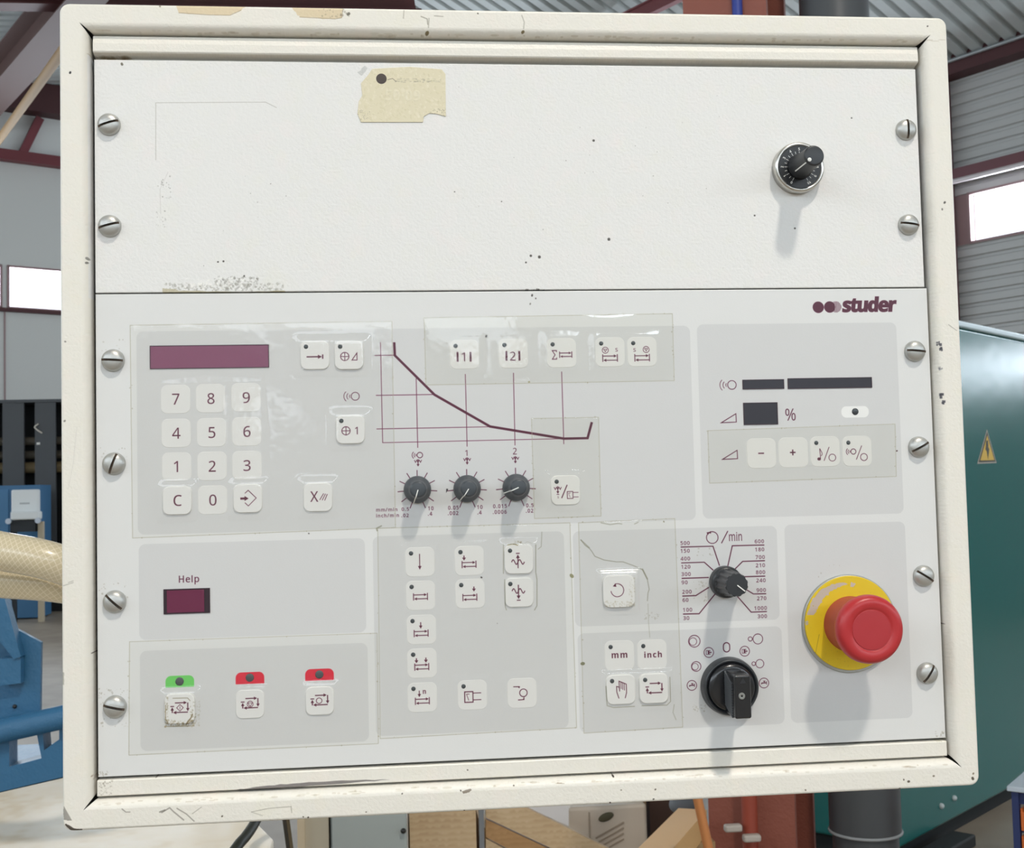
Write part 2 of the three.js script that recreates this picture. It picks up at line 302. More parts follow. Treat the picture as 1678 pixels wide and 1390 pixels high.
// chips and scratches on the frame, where the photograph has them
for (const [u, v, r, c] of [[571, 23, 3.2, '#6f6a5e'], [115, 119, 2.2, '#1e1a18'], [700, 53, 3.5, '#7a6d50'], [857, 52, 3, '#7a6d50'], [262, 10, 2, '#8f8470'], [640, 12, 1.6, '#5c5548'], [783, 22, 1.5, '#5c5548'], [1520, 43, 1.5, '#403a33'], [1205, 15, 1.3, '#403a33'], [1242, 16, 1.3, '#403a33'],
  [1548, 332, 2.4, '#55504a'], [1544, 343, 2, '#77726a'], [1594, 1276, 3, '#5a5144'], [1595, 1268, 2, '#8a7c68'], [1489, 1281, 2.5, '#5d5347'], [1481, 1278, 1.7, '#6f6558'], [1530, 1272, 2, '#837a6c'], [1475, 1294, 2.6, '#7c7566'], [659, 1301, 1.3, '#443c33'], [755, 1296, 1.4, '#443c33'], [1006, 1274, 2, '#3b342c'], [1075, 1237, 2, '#2e2722'], [767, 1265, 1.3, '#4a4238'], [842, 1288, 1.4, '#4a4238'], [1000, 1316, 1.7, '#4a4238'], [1071, 1310, 1.6, '#4a4238'], [1074, 1294, 1.6, '#5a5144'], [1018, 1295, 1.2, '#6a6052'], [1320, 1295, 1.6, '#6a6052'], [107, 560, 1.8, '#8f8a82'], [106, 690, 2, '#8f8a82'], [505, 1340, 1.6, '#4a4238'], [497, 1339, 1.3, '#4a4238'], [364, 1338, 1.6, '#5a5144'], [600, 1331, 1.2, '#5a5144'], [761, 1329, 1.5, '#5a5144'], [142, 423, 3, '#8d8a84'], [141, 430, 2.4, '#7c7972'],
  [253, 1274, 4, '#5b4f45'], [1474, 1217, 1.6, '#4c443b'], [196, 99, 2.6, '#6b6557']]) { const [x, y] = pp(u, v); pc.fillStyle = c; pc.beginPath(); pc.ellipse(x, y, r * PS, r * PS * 0.75, u, 0, 7); pc.fill(); }
poly(pc, pp, [[757, 1297], [771, 1293], [773, 1295], [768, 1299], [759, 1301]], '#8a8072', 1, 1);
poly(pc, pp, [[910, 1285], [914, 1283], [926, 1285]], '#8a7d66', 0.9, 2); poly(pc, pp, [[118, 1345], [104, 1344], [103, 1330], [105, 1322]], '#7d7a72', 0.7, 2);
poly(pc, pp, [[116, 1361], [106, 1352], [108, 1350], [122, 1358], [135, 1359], [134, 1362]], '#3d342c', 0.9, 1); poly(pc, pp, [[101, 1102], [105, 1102], [105, 1123], [101, 1122]], '#b0aca2', 0.9, 1);
for (const [pts, c, w, al] of [[[[265, 1332], [278, 1324], [285, 1331], [301, 1344]], '#6d675e', 2.4, 0.75], [[[290, 1325], [305, 1334], [318, 1346]], '#6d675e', 2.2, 0.75], [[[315, 1334], [330, 1323]], '#8a8478', 1.5, 0.7], [[[412, 1331], [440, 1325], [477, 1322]], '#8a8478', 1.5, 0.7], [[[412, 1331], [430, 1337]], '#8a8478', 1.4, 0.6], [[[477, 1322], [478, 1332]], '#7a7468', 1.8, 0.6], [[[200, 1326], [206, 1331], [213, 1331]], '#77726a', 2, 0.8], [[[262, 1331], [270, 1328]], '#555048', 3, 0.7],
  [[[690, 27], [700, 31], [701, 40]], '#6a6355', 2, 0.7], [[[703, 30], [702, 45]], '#6a6355', 2.2, 0.5], [[[855, 25], [859, 36], [858, 47]], '#6a6355', 2, 0.5], [[[712, 26], [726, 27]], '#746c5d', 2, 0.6], [[[662, 17], [661, 30]], '#746c5d', 1.8, 0.6], [[[1553, 70], [1563, 80]], '#8a8a84', 1.2, 0.4], [[[1554, 532], [1568, 542]], '#6e6a62', 1.2, 0.7], [[[1541, 1026], [1553, 1024]], '#3a332c', 1.8, 0.9],
  [[[1550, 1075], [1553, 1100], [1556, 1140]], '#4b433a', 3, 0.7], [[[148, 1072], [157, 1069]], '#3a332c', 2, 0.9], [[[120, 952], [115, 954], [112, 955]], '#8a867e', 1.6, 0.6], [[[104, 960], [120, 955]], '#88847c', 2, 0.5], [[[126, 700], [120, 760], [112, 800]], '#cfcac0', 2, 0.5]]) scratch(pc, pp, pts, c, w * PS * 0.85, al * 0.75);
// ink stamps on the right bar, grey tapering streak on the lower rail
for (const [u, v, h] of [[1539, 562, 8], [1542, 571, 6], [1543, 648, 8], [1545, 658, 6], [1542, 603, 6]]) { const [x, y] = pp(u, v); pc.globalAlpha = v === 603 ? 0.3 : 0.85; pc.fillStyle = '#3e3d45'; for (let k = 0; k < 5; k++) pc.fillRect(x - 4 + rnd() * 6, y - h / 2 * PS + rnd() * h, 2 + rnd() * 3, 3 + rnd() * 4); } pc.globalAlpha = 1;
poly(pc, (u, v) => pp(u, v, 0.002), [[388, 1295], [420, 1290], [480, 1284.5], [560, 1279.5], [640, 1278], [560, 1285], [480, 1291], [400, 1297]], '#76706e', 0.9, 2);
// marks on the upper plate
const pu = (u, v) => pp(u, v, 0.0005);
specks(pc, pu, 270, 464, 465, 477, 240, '#98958b', 3.4, 0.5); specks(pc, pu, 350, 453, 425, 474, 130, '#85827a', 3.4, 0.5); specks(pc, pu, 300, 455, 400, 474, 60, '#f2f0ea', 4, 0.7);
poly(pc, pu, [[266, 472], [300, 476], [380, 478], [466, 476], [466, 480], [266, 481]], '#b5ac8e', 0.75, 4);
specks(pc, pu, 258, 285, 280, 325, 26, '#6e6b66', 2, 0.6); specks(pc, pu, 255, 340, 272, 375, 16, '#7a7772', 2, 0.5); specks(pc, pu, 320, 270, 480, 440, 14, '#5c5852', 1.5, 0.8); specks(pc, pu, 740, 130, 1230, 440, 34, '#6f6b64', 1.4, 0.7); specks(pc, pu, 862, 474, 895, 478, 22, '#4a4640', 3, 0.8);
for (const [u, v, r] of [[870, 419, 2], [884, 421, 2.4], [862, 430, 1.5], [1303, 374, 1.6], [1237, 353, 1.6], [998, 392, 2.4], [973, 230, 2], [1396, 193, 1.3], [366, 428, 1.6], [357, 429, 1.4], [400, 452, 1.4], [745, 314, 1], [822, 330, 1]]) { const [x, y] = pu(u, v); pc.fillStyle = '#514d47'; pc.beginPath(); pc.arc(x, y, r * PS, 0, 7); pc.fill(); }
scratch(pc, pu, [[255, 262], [255, 168], [435, 167], [453, 176]], '#9b978e', 1.3, 0.6); scratch(pc, pu, [[275, 282], [262, 310], [263, 350]], '#8f8b83', 1, 0.3);
poly(pc, pu, [[585, 118], [597, 108], [603, 112], [592, 124]], '#a9a8a6', 0.5, 4);
// ingrained dirt in the joints round the plates
for (let i = 0; i < 420; i++) {
  const t = rnd(), side = Math.floor(rnd() * 4); let u, v;
  if (side === 0) { u = 151 + t * 5 + rnd() * 2; v = 100 + t * 1170; } else if (side === 1) { u = 150 + t * 60; v = 90 + rnd() * 4; } else if (side === 2) { u = 160 + t * 1390; v = 1313 - t * 66 + rnd() * 5; } else if (side === 3) { u = 160 + t * 1380; v = 52 + t * 18 + rnd() * 3; } else { u = 1508 + t * 43 + rnd() * 5; v = 100 + t * 1110; }
  const [x, y] = pp(u, v, 0.001); pc.globalAlpha = 0.08 + rnd() * 0.14; pc.fillStyle = '#7d6c4e'; pc.beginPath(); pc.ellipse(x, y, 2 + rnd() * 9, 0.8 + rnd() * 1.2, side === 0 || side === 4 ? 1.57 : 0, 0, 7); pc.fill();
}
specks(pc, pp, 1536, 1195, 1556, 1218, 50, '#6b5a30', 3, 0.4); specks(pc, pp, 148, 1262, 172, 1280, 46, '#6a5236', 3, 0.45); specks(pc, pp, 160, 1282, 182, 1306, 40, '#7c7364', 2.6, 0.5);
pc.globalAlpha = 1;
const paintTex = new THREE.CanvasTexture(paintCv); paintTex.colorSpace = THREE.SRGBColorSpace; paintTex.anisotropy = 8;
const paintUv = (g, dx = 0, dy = 0) => { const p = g.attributes.position, uv = new Float32Array(p.count * 2); for (let i = 0; i < p.count; i++) { uv[2 * i] = (p.getX(i) + dx - TX0) / (TX1 - TX0); uv[2 * i + 1] = (p.getY(i) + dy - TY0) / (TY1 - TY0); } g.setAttribute('uv', new THREE.BufferAttribute(uv, 2)); return g; };
const peelA = peel.clone(); peelA.repeat.set((TX1 - TX0) / 0.042, (TY1 - TY0) / 0.042); peelA.needsUpdate = true;
const paint = phys(0xffffff, 0.42, { map: paintTex, bumpMap: peelA, bumpScale: 0.00016 });

// ---- frame: outer shell with a rolled inner lip, open at the mitres
{
  const hx = (OX1 - OX0) / 2, hy = (OY1 - OY0) / 2, mx = (OX0 + OX1) / 2, my = (OY0 + OY1) / 2, SEG = 6;
  const loop = (d, r) => { const pts = []; for (let c = 0; c < 4; c++) { const sx = [1, -1, -1, 1][c], sy = [1, 1, -1, -1][c], ox = mx + sx * (hx - d - r), oy = my + sy * (hy - d - r); for (let k = 0; k <= SEG; k++) { const a = (c + k / SEG) * Math.PI / 2; pts.push([ox + Math.cos(a) * r, oy + Math.sin(a) * r]); } } return pts; };
  const prof = [[0, -0.17, 0.0055], [0, ZF - 0.0016, 0.0055]];
  for (let k = 1; k <= 4; k++) { const a = k / 4 * Math.PI / 2; prof.push([0.0016 * (1 - Math.cos(a)), ZF - 0.0016 + 0.0016 * Math.sin(a), Math.max(0.0003, 0.0055 - 0.0016 * (1 - Math.cos(a)))]); }
  prof.push([0.0108, ZF, 0.0002]);
  const pos = [], idx = [], n = 4 * (SEG + 1);
  prof.forEach(([d, z, r]) => loop(d, r).forEach(([x, y]) => pos.push(x, y, z)));
  for (let i = 0; i < prof.length - 1; i++) for (let k = 0; k < n; k++) { const a = i * n + k, b = i * n + (k + 1) % n, c = a + n, e = b + n; idx.push(a, b, c, b, e, c); }
  const back = pos.length / 3; pos.push(mx, my, -0.17); for (let k = 0; k < n; k++) idx.push(back, (k + 1) % n, k);
  const shell = new THREE.BufferGeometry(); shell.setAttribute('position', new THREE.Float32BufferAttribute(pos, 3)); shell.setIndex(idx);
  const crisp = shell.toNonIndexed(); shell.computeVertexNormals();
  const smooth = shell.toNonIndexed(); smooth.computeVertexNormals && smooth.setAttribute('normal', shell.toNonIndexed().attributes.normal); paintUv(smooth);
  // rolled lip: four strips whose ends open up towards the inside
  const lip = []; for (let k = 0; k <= 8; k++) { const a = k / 8 * Math.PI / 2; lip.push([0.0108 + 0.0046 * Math.sin(a), ZF - 0.0062 * (1 - Math.cos(a)), 0.0016 * Math.pow(k / 8, 0.8)]); } lip.push([0.0156, ZF - 0.02, 0.0016]);
  const strip = (side) => {
    const p = [], ix = [];
    lip.forEach(([d, z, gap]) => {
      const x0 = mx - hx + d, x1 = mx + hx - d, y0 = my - hy + d, y1 = my + hy - d;
      if (side === 0) p.push(x0 + gap, y1, z, x1 - gap, y1, z); else if (side === 1) p.push(x1 - gap, y0, z, x0 + gap, y0, z); else if (side === 2) p.push(x0, y0 + gap, z, x0, y1 - gap, z); else p.push(x1, y1 - gap, z, x1, y0 + gap, z);
    });
    for (let i = 0; i < lip.length - 1; i++) { const a = 2 * i; ix.push(a, a + 2, a + 1, a + 1, a + 2, a + 3); }
    const g = new THREE.BufferGeometry(); g.setAttribute('position', new THREE.Float32BufferAttribute(p, 3)); g.setIndex(ix); g.computeVertexNormals(); return paintUv(g.toNonIndexed());
  };
  part('frame', mergeGeometries([smooth, strip(0), strip(1), strip(2), strip(3)]), paint, cab, 'cream painted frame with rolled inner lip and worn edges');
}
{ // rails above and below the plates
  const rail = (pts, name) => { const s = new THREE.Shape(pts.map(([y, z]) => new THREE.Vector2(y, z))); const g = new THREE.ExtrudeGeometry(s, { depth: 0.4828, bevelEnabled: false }); g.applyMatrix4(new THREE.Matrix4().makeBasis(AY, AZ, AX)); g.translate(-0.2414, 0, 0); part(name, paintUv(g), paint, cab); };
  rail([[0.4124, -0.01], [0.4124, 0.0008], [0.4118, 0.0014], [0.4078, 0.0022], [0.4034, 0.0022], [0.4027, 0.0017], [0.4012, -0.004], [0.3996, -0.0055], [0.3996, -0.01]].reverse(), 'upper_rail');
  rail([[-0.0014, -0.008], [-0.0014, 0.0012], [-0.002, 0.0017], [-0.0096, 0.0017], [-0.0101, 0.0012], [-0.0101, -0.008]].reverse(), 'lower_rail');
}
function plate(x0, x1, y0, y1, name, mat, uvf) {
  const b = 0.0004, s = new THREE.Shape(); s.moveTo(x0 + b, y0 + b); s.lineTo(x1 - b, y0 + b); s.lineTo(x1 - b, y1 - b); s.lineTo(x0 + b, y1 - b);
  const g = new THREE.ExtrudeGeometry(s, { depth: 0.003, bevelEnabled: true, bevelThickness: b, bevelSize: b, bevelSegments: 2 }); g.translate(0, 0, -0.003 - b); return part(name, uvf(g), mat, cab);
}
plate(PX0, PX1 - 0.0008, UY0, UY1, 'upper_plate', paint, paintUv).userData.label = 'cream textured blank plate with grime along its lower edge';

// ---- print of the lower plate
const LW = 2048, LH = 1128, lowCv = document.createElement('canvas'); lowCv.width = LW; lowCv.height = LH;
const lc = lowCv.getContext('2d');
const lp = (u, v) => { const p = P(u, v, 0.0003); return [(p.x - PX0) / (PX1 - PX0) * LW, (LY1 - p.y) / LY1 * LH]; };
const lk = (u, v) => { const a = lp(u - 10, v), b = lp(u + 10, v); return Math.hypot(b[0] - a[0], b[1] - a[1]) / 20; };
const INK = '#4e0f2a', ZONE = '#cbcbca', FOILBASE = '#d8d8d6', KEY = '#dbdad7';
lc.fillStyle = FOILBASE; lc.fillRect(0, 0, LW, LH);
function zone(u0, v0, u1, v1, u2, v2, u3, v3, r, fill) {   // corners clockwise from the upper left
  const q = [[u0, v0], [u1, v1], [u2, v2], [u3, v3]].map(([u, v]) => lp(u, v)), x0 = (q[0][0] + q[3][0]) / 2, x1 = (q[1][0] + q[2][0]) / 2, y0 = (q[0][1] + q[1][1]) / 2, y1 = (q[2][1] + q[3][1]) / 2;
  lc.fillStyle = fill; lc.beginPath(); lc.roundRect(x0, y0, x1 - x0, y1 - y0, r); lc.fill();
}
zone(221, 545, 1132, 532, 1139, 852, 228, 877, 16, ZONE); zone(1142, 533, 1470, 527, 1480, 842, 1152, 850, 16, ZONE); zone(1285, 860, 1482, 855, 1497, 1178, 1297, 1184, 16, ZONE);
zone(937, 871, 1272, 862, 1279, 1016, 944, 1027, 16, ZONE); zone(945, 1037, 1280, 1028, 1287, 1185, 952, 1203, 16, ZONE); zone(610, 880, 924, 870, 932, 1192, 617, 1208, 16, ZONE);
zone(227, 893, 598, 881, 600, 1036, 228, 1050, 16, ZONE); zone(229, 1068, 603, 1053, 604, 1215, 230, 1232, 16, ZONE);
function line(pts, w, colour = INK) { lc.strokeStyle = colour; lc.lineWidth = w * 1.6; lc.lineCap = 'butt'; lc.lineJoin = 'miter'; lc.beginPath(); pts.forEach(([u, v], i) => { const [x, y] = lp(u, v); i ? lc.lineTo(x, y) : lc.moveTo(x, y); }); lc.stroke(); }
function here(u, v, fn) { const [x, y] = lp(u, v), k = lk(u, v); lc.save(); lc.translate(x, y); lc.scale(k, k); lc.strokeStyle = lc.fillStyle = INK; lc.lineWidth = 1.3; lc.lineCap = 'butt'; lc.lineJoin = 'miter'; fn(lc); lc.restore(); }
const path = (c, pts, close) => { c.beginPath(); pts.forEach(([x, y], i) => i ? c.lineTo(x, y) : c.moveTo(x, y)); if (close) c.closePath(); };
const st = (pts, w = 1.3, close) => { lc.lineWidth = w; path(lc, pts, close); lc.stroke(); };
const fl = (pts) => { path(lc, pts, true); lc.fill(); };
const ring = (x, y, r, w = 1.3, a0 = 0, a1 = 7) => { lc.lineWidth = w; lc.beginPath(); lc.arc(x, y, r, a0, Math.min(a1, a0 + Math.PI * 2)); lc.stroke(); };
function arrow(x0, y0, x1, y1, w = 1.3, hl = 4.5, hw = 2.3) { const L = Math.hypot(x1 - x0, y1 - y0), ux = (x1 - x0) / L, uy = (y1 - y0) / L, bx = x1 - ux * hl, by = y1 - uy * hl; st([[x0, y0], [bx, by]], w); fl([[x1, y1], [bx - uy * hw, by + ux * hw], [bx + uy * hw, by - ux * hw]]); }
function text(s, u, v, cap, o = {}) {               // v is the baseline; cap the height of a capital, in photo pixels
  here(u, v, (c) => {
    c.font = (o.bold ? 'bold ' : '') + cap / 0.714 + 'px sans-serif'; c.textAlign = o.align ?? 'center'; c.textBaseline = 'alphabetic';
    if (o.spacing) c.letterSpacing = o.spacing + 'px';
    if (o.width) c.scale(o.width / c.measureText(s).width, 1);
    c.fillText(s, 0, 0); if (o.fat) { c.lineWidth = o.fat; c.strokeText(s, 0, 0); } c.letterSpacing = '0px';
  });
}
const strokeIcon = (dx = 0, dy = 0, s = 1) => { const W = 11.4 * s; st([[dx - W, dy - 3.7 * s], [dx - W, dy + 7.9 * s]], 1.3); st([[dx + W, dy - 3.7 * s], [dx + W, dy + 7.9 * s]], 1.3); arrow(dx - W, dy - 1 * s, dx + W - 1, dy - 1 * s, 1.3, 4.5 * s, 2.2 * s); arrow(dx + W, dy + 5.5 * s, dx - W + 1, dy + 5.5 * s, 1.3, 4.5 * s, 2.2 * s); };
const tinyDown = (x, y) => arrow(x, y - 4, x, y + 4, 1.6, 4.6, 3);
const cycleIcon = (x, y, s = 1) => { arrow(x - 8 * s, y - 8 * s, x + 11 * s, y - 8 * s, 1.6, 5 * s, 2.6 * s); arrow(x + 12.5 * s, y - 8 * s, x + 12.5 * s, y + 6 * s, 1.6, 5 * s, 2.6 * s); arrow(x + 12.5 * s, y + 7.5 * s, x - 11 * s, y + 7.5 * s, 1.6, 5 * s, 2.6 * s); arrow(x - 12.5 * s, y + 8 * s, x - 12.5 * s, y - 1 * s, 1.6, 5 * s, 2.6 * s); st([[x - 15.5 * s, y - 2.5 * s], [x - 9.5 * s, y - 2.5 * s]], 1.4); };
const zigzag = (x, y, s = 1) => { const z = []; for (let i = 0; i <= 6; i++) z.push([x + (i - 3) * 2.1 * s, y + (i % 2 ? 2 : -2) * s]); st(z, 1); arrow(x, y - 3.6 * s, x, y + 9 * s, 1.4, 4 * s, 2.5 * s); };
const waves = (x, y, s = 1) => { ring(x + 6.5 * s, y, 5.3 * s, 1.1); for (const [d, r] of [[-1, 2.6], [-4.4, 5], [-8, 8]]) ring(x + d * s + r * s, y, r * s * 1.05, 0.9, Math.PI - 0.85, Math.PI + 0.85); };
const wedge = (x, y) => { st([[x - 12, y + 7], [x + 12.4, y - 7], [x + 12.6, y + 6.4]], 1.2, true); };
const meter = (x, y, s = 1) => { lc.lineWidth = 1.5 * s; lc.strokeRect(x - 12 * s, y - 8.5 * s, 13.5 * s, 17 * s); st([[x - 4 * s, y - 4.8 * s], [x - 9 * s, y - 4.6 * s], [x - 5.5 * s, y + 5.5 * s]], 0.8); st([[x + 2 * s, y - 6 * s], [x + 15 * s, y - 6 * s]], 1.2); st([[x + 2 * s, y + 5 * s], [x + 15 * s, y + 5 * s]], 1.2); };
const hairspring = (x, y, up) => { const z = []; for (let i = 0; i <= 24; i++) z.push([x + (i / 24 - 0.5) * 21, y - Math.sin(i / 24 * Math.PI * 4) * 3.8]); st(z, 1.4); if (up) { arrow(x, y + 10, x, y - 12, 1.5, 5.5, 3); st([[x - 3, y - 14], [x + 3, y - 14]], 1.4); } else { arrow(x, y - 10, x, y + 13, 1.5, 5.5, 3); st([[x - 3, y + 15], [x + 3, y + 15]], 1.4); } };
const crosshair = (x, y) => { ring(x, y, 6.8, 1.1); st([[x - 6.8, y], [x + 6.8, y]], 1); st([[x, y - 6.8], [x, y + 6.8]], 1); };

// keys: centre u, v; raised height in mm; light; foil; drawing in photo pixels round the centre
const digit = (s) => () => { lc.font = '26px sans-serif'; lc.textAlign = 'center'; lc.textBaseline = 'alphabetic'; lc.fillText(s, 0.5, 9.3); };
const KEYS = [
  [287.5, 654.5, 0.15, 0, 'keypad key 7', digit('7')], [345, 653, 0.15, 0, 'keypad key 8', digit('8')], [403, 651.5, 0.15, 0, 'keypad key 9', digit('9')],
  [288.5, 710, 0.15, 0, 'keypad key 4', digit('4')], [346.5, 708.7, 0.15, 0, 'keypad key 5', digit('5')], [404, 707.5, 0.15, 0, 'keypad key 6', digit('6')],
  [289.3, 765, 0.15, 0, 'keypad key 1', digit('1')], [347.3, 764, 0.15, 0, 'keypad key 2', digit('2')], [404.5, 762.7, 0.15, 0, 'keypad key 3', digit('3')],
  [290.5, 820.5, 1.0, 0, 'keypad key C under buckled foil', digit('C')], [348.3, 819.5, 0.15, 0, 'keypad key 0', digit('0')],
  [406, 817, 0.9, 0, 'keypad enter key', () => { st([[-4.5, -8.5], [1, -13.5], [14, -0.5], [1, 12.5], [-4.5, 7]], 1.1); fl([[-12, -1.6], [-5, -1.6], [-5, -4], [1.5, 0], [-5, 4], [-5, 1.6], [-12, 1.6]]); }],
  [521, 815, 0.9, 0, 'key with X and three slanting strokes', () => { lc.font = '24px sans-serif'; lc.textAlign = 'center'; lc.fillText('X', -6, 7.5); for (const d of [0, 4, 8]) st([[3 + d, 4.5], [9.5 + d * 0.75, -6]].map(([x, y]) => [x, y + d * 0.15]), 1); }],
  [516, 582.5, 0.8, 1, 'key with arrow to a bar', () => { arrow(-13.5, 2.5, 11.5, 2.5, 2, 6.5, 3.4); st([[12.8, -1.2], [12.8, 6]], 2); }],
  [572, 582.5, 1.1, 1, 'key with crosshair and wedge', () => { crosshair(-7, 2); st([[4.6, 8.2], [13, 8.2], [13, -3.6]], 1.2, true); }],
  [574, 704, 1.0, 1, 'key with crosshair and figure 1', () => { crosshair(-7, 2.2); lc.font = '17px sans-serif'; lc.textAlign = 'center'; lc.fillText('1', 11, 8); }],
  [761, 581, 0.15, 1, 'key with |1|', () => { lc.fillRect(-12.7, -4, 3, 15.5); lc.fillRect(8.5, -4, 3, 15.5); lc.font = '21px sans-serif'; lc.textAlign = 'center'; lc.fillText('1', -0.5, 11); }],
  [841, 579.5, 0.15, 1, 'key with |2|', () => { lc.fillRect(-12.7, -4, 3, 15.5); lc.fillRect(8.5, -4, 3, 15.5); lc.font = '21px sans-serif'; lc.textAlign = 'center'; lc.fillText('2', -0.5, 11); }],
  [920, 578.5, 0.15, 1, 'key with sum sign and stroke arrows', () => { st([[-8, -1.5], [-8, -4], [-15, -4], [-10.5, 3], [-15, 10], [-8, 10], [-8, 7.5]], 1.2); strokeIcon(7, 1, 0.88); }],
  [999.5, 577, 0.15, 1, 'key with triangle in circle and s', () => { ring(-7.5, -3, 5, 0.9); st([[-10, -4.6], [-5, -4.6], [-7.5, -0.4]], 0.8, true); lc.font = '11px sans-serif'; lc.textAlign = 'center'; lc.fillText('s', 11, 0); strokeIcon(0, 7.5, 1.05); }],
  [1052, 576.5, 0.15, 1, 'key with s and triangle in circle', () => { ring(7, -3.5, 5, 0.9); st([[4.5, -5.2], [9.5, -5.2], [7, -1]], 0.8, true); lc.font = '11px sans-serif'; lc.textAlign = 'center'; lc.fillText('s', -12, 0); strokeIcon(0, 7.5, 1.05); }],
  [926.5, 803.5, 0.5, 1, 'key with rheostat and meter', () => { zigzag(-12.5, -3.3, 0.95); st([[-14.5, 6.5], [-10.3, 6.5]], 1); lc.font = '6.5px sans-serif'; lc.textAlign = 'center'; lc.fillText('s', -12.3, 13); st([[-6.5, 12.7], [3, -8.7]], 1.5); lc.save(); lc.translate(11, 8); lc.scale(0.68, 0.66); meter(0, 0); lc.restore(); }],
  [1247.7, 743, 0.15, 0, 'minus key', () => lc.fillRect(-5, -0.9, 9.4, 1.8)], [1300, 741.7, 0.15, 0, 'plus key', () => { lc.fillRect(-5.3, -1.1, 9, 2); lc.fillRect(-1.8, -4.6, 2, 9); }],
  [1352, 740, 0.15, 1, 'key with note and circle', () => { st([[-8.5, -4.5], [-7.6, 11]], 1); lc.beginPath(); lc.ellipse(-10, 11.7, 2.8, 2.3, 0, 0, 7); lc.fill(); st([[-8.4, -5], [-5, 2], [-4.8, 4.5], [-6.4, 7]], 0.9); st([[7, -7], [-2, 14.7]], 1); ring(11.7, 10, 5.6, 1); }],
  [1404.5, 739.5, 0.15, 1, 'key with wave rings and circles', () => { waves(-11, 0.5, 0.78); st([[8, -8.7], [-1.5, 13.2]], 1); ring(11, 9.6, 5.6, 1); }],
  [688, 921, 0.15, 1, 'key with long down arrow', () => arrow(-0.3, -13, -0.3, 12.7, 1.3, 6, 2.8)],
  [689, 976, 0.15, 1, 'key with stroke arrows', () => strokeIcon(0, 0)],
  [690.5, 1032, 0.15, 1, 'key with centred arrow over stroke arrows', () => { strokeIcon(-0.5, 4); arrow(-1, -12, -1, -1.5, 1.4, 5, 2.7); }],
  [691.5, 1087, 0.15, 1, 'key with two arrows over stroke arrows', () => { strokeIcon(-0.5, 4); tinyDown(-9, -4.2); tinyDown(6.5, -4.7); }],
  [692, 1143, 0.15, 1, 'key with arrow and n over stroke arrows', () => { strokeIcon(0, 4); arrow(-4.8, -11, -4.8, -0.5, 1.3, 5, 2.7); lc.font = 'bold 10.5px sans-serif'; lc.textAlign = 'center'; lc.fillText('n', 3.5, -6); }],
  [769, 919, 0.15, 1, 'key with arrow at the left of stroke arrows', () => { strokeIcon(-0.5, 4); tinyDown(-8.5, -4.5); }],
  [770.3, 973, 0.15, 1, 'key with arrow at the right of stroke arrows', () => { strokeIcon(-0.5, 4); tinyDown(6.5, -7.2); }],
  [774, 1139, 0.15, 1, 'key with meter', () => meter(-0.5, 3.3, 1)],
  [850, 916.5, 1.0, 1, 'raised key with wave and up arrow under torn foil', () => hairspring(-1.5, 4.5, true)],
  [850.5, 971, 0.9, 1, 'raised key with wave and down arrow', () => hairspring(-1, -2.5, false)],
  [855.5, 1136, 0.15, 0, 'key with circle between two flags', () => { ring(2.3, -0.2, 6.2, 1.3); st([[-14, -10.5], [-3.5, -10.3]], 1.3); fl([[-7, -10.5], [-3.3, -10.5], [-4.2, -7.6]]); st([[-6.7, 11], [3.6, 10.7]], 1.3); fl([[3.8, 11], [0.3, 11], [3, 7.8]]); st([[2.8, 6], [3, 10]], 1.2); }],
  [1013.5, 969, 1.6, 0, 'worn raised key with turning arrow', () => { ring(-2.5, -1.8, 10.4, 1.1, -Math.PI * 0.62, Math.PI * 0.97); fl([[-9.6, -8.2], [-5.2, -13], [-4, -7.4]]); }, 52],
  [1015, 1074.5, 0.15, 1, 'mm key', () => { lc.font = 'bold 14px sans-serif'; lc.textAlign = 'center'; lc.letterSpacing = '1.2px'; lc.fillText('mm', 0.8, 4.3); lc.letterSpacing = '0px'; }],
  [1068.5, 1073, 0.15, 1, 'inch key', () => { lc.font = 'bold 13.5px sans-serif'; lc.textAlign = 'center'; lc.letterSpacing = '1px'; lc.fillText('inch', 2.2, 4.2); lc.letterSpacing = '0px'; }],
  [1017, 1130, 0.9, 1, 'key with open hand', () => { st([[-3.4, 14.2], [-6.6, 4], [-6.8, -5.2], [-2.6, -4], [-2, 3], [-2.6, -13.5], [9, -8.4], [9.3, 5], [6.8, 14]], 1.2); st([[0.4, -12], [0.7, -1]], 0.9); st([[3, -11], [3.3, 0.5]], 0.9); st([[5.8, -9.7], [6, 1.6]], 0.9); }],
  [1071, 1128, 1.1, 1, 'raised key with work cycle arrows', () => cycleIcon(1.2, -0.3, 0.96)],
  [295, 1161, 1.5, 0, 'soiled raised start key with cracked foil', () => { cycleIcon(0.6, -1.5, 1.02); st([[0.5, -7], [6, -1.5], [0.5, 4], [-5, -1.5]], 0.8, true); st([[0.5, -4], [0.5, 1]], 0.7); }, 50],
  [409.7, 1154, 0.5, 0, 'stop key with triangle in circle', () => { cycleIcon(0.6, -1.3, 1); ring(0.3, 0, 4.9, 0.8); st([[-3.5, -2], [4, -2], [0.3, 4]], 0.8, true); }, 46.5],
  [524, 1148.5, 0.8, 0, 'stop key with small circle', () => { cycleIcon(0.4, -1, 1); ring(-1, -0.2, 4.6, 1); }, 46.5],
];
for (const [u, v, , , , , size] of KEYS) { const w = (size ?? 47.5), r = 10.5; here(u, v, (c) => { c.fillStyle = KEY; c.beginPath(); c.roundRect(-w / 2 - 0.4, -w / 2 - 0.4, w + 0.8, w + 0.8, r); c.fill(); }); }
for (const [u, v, , , , fn] of KEYS) here(u, v, fn);
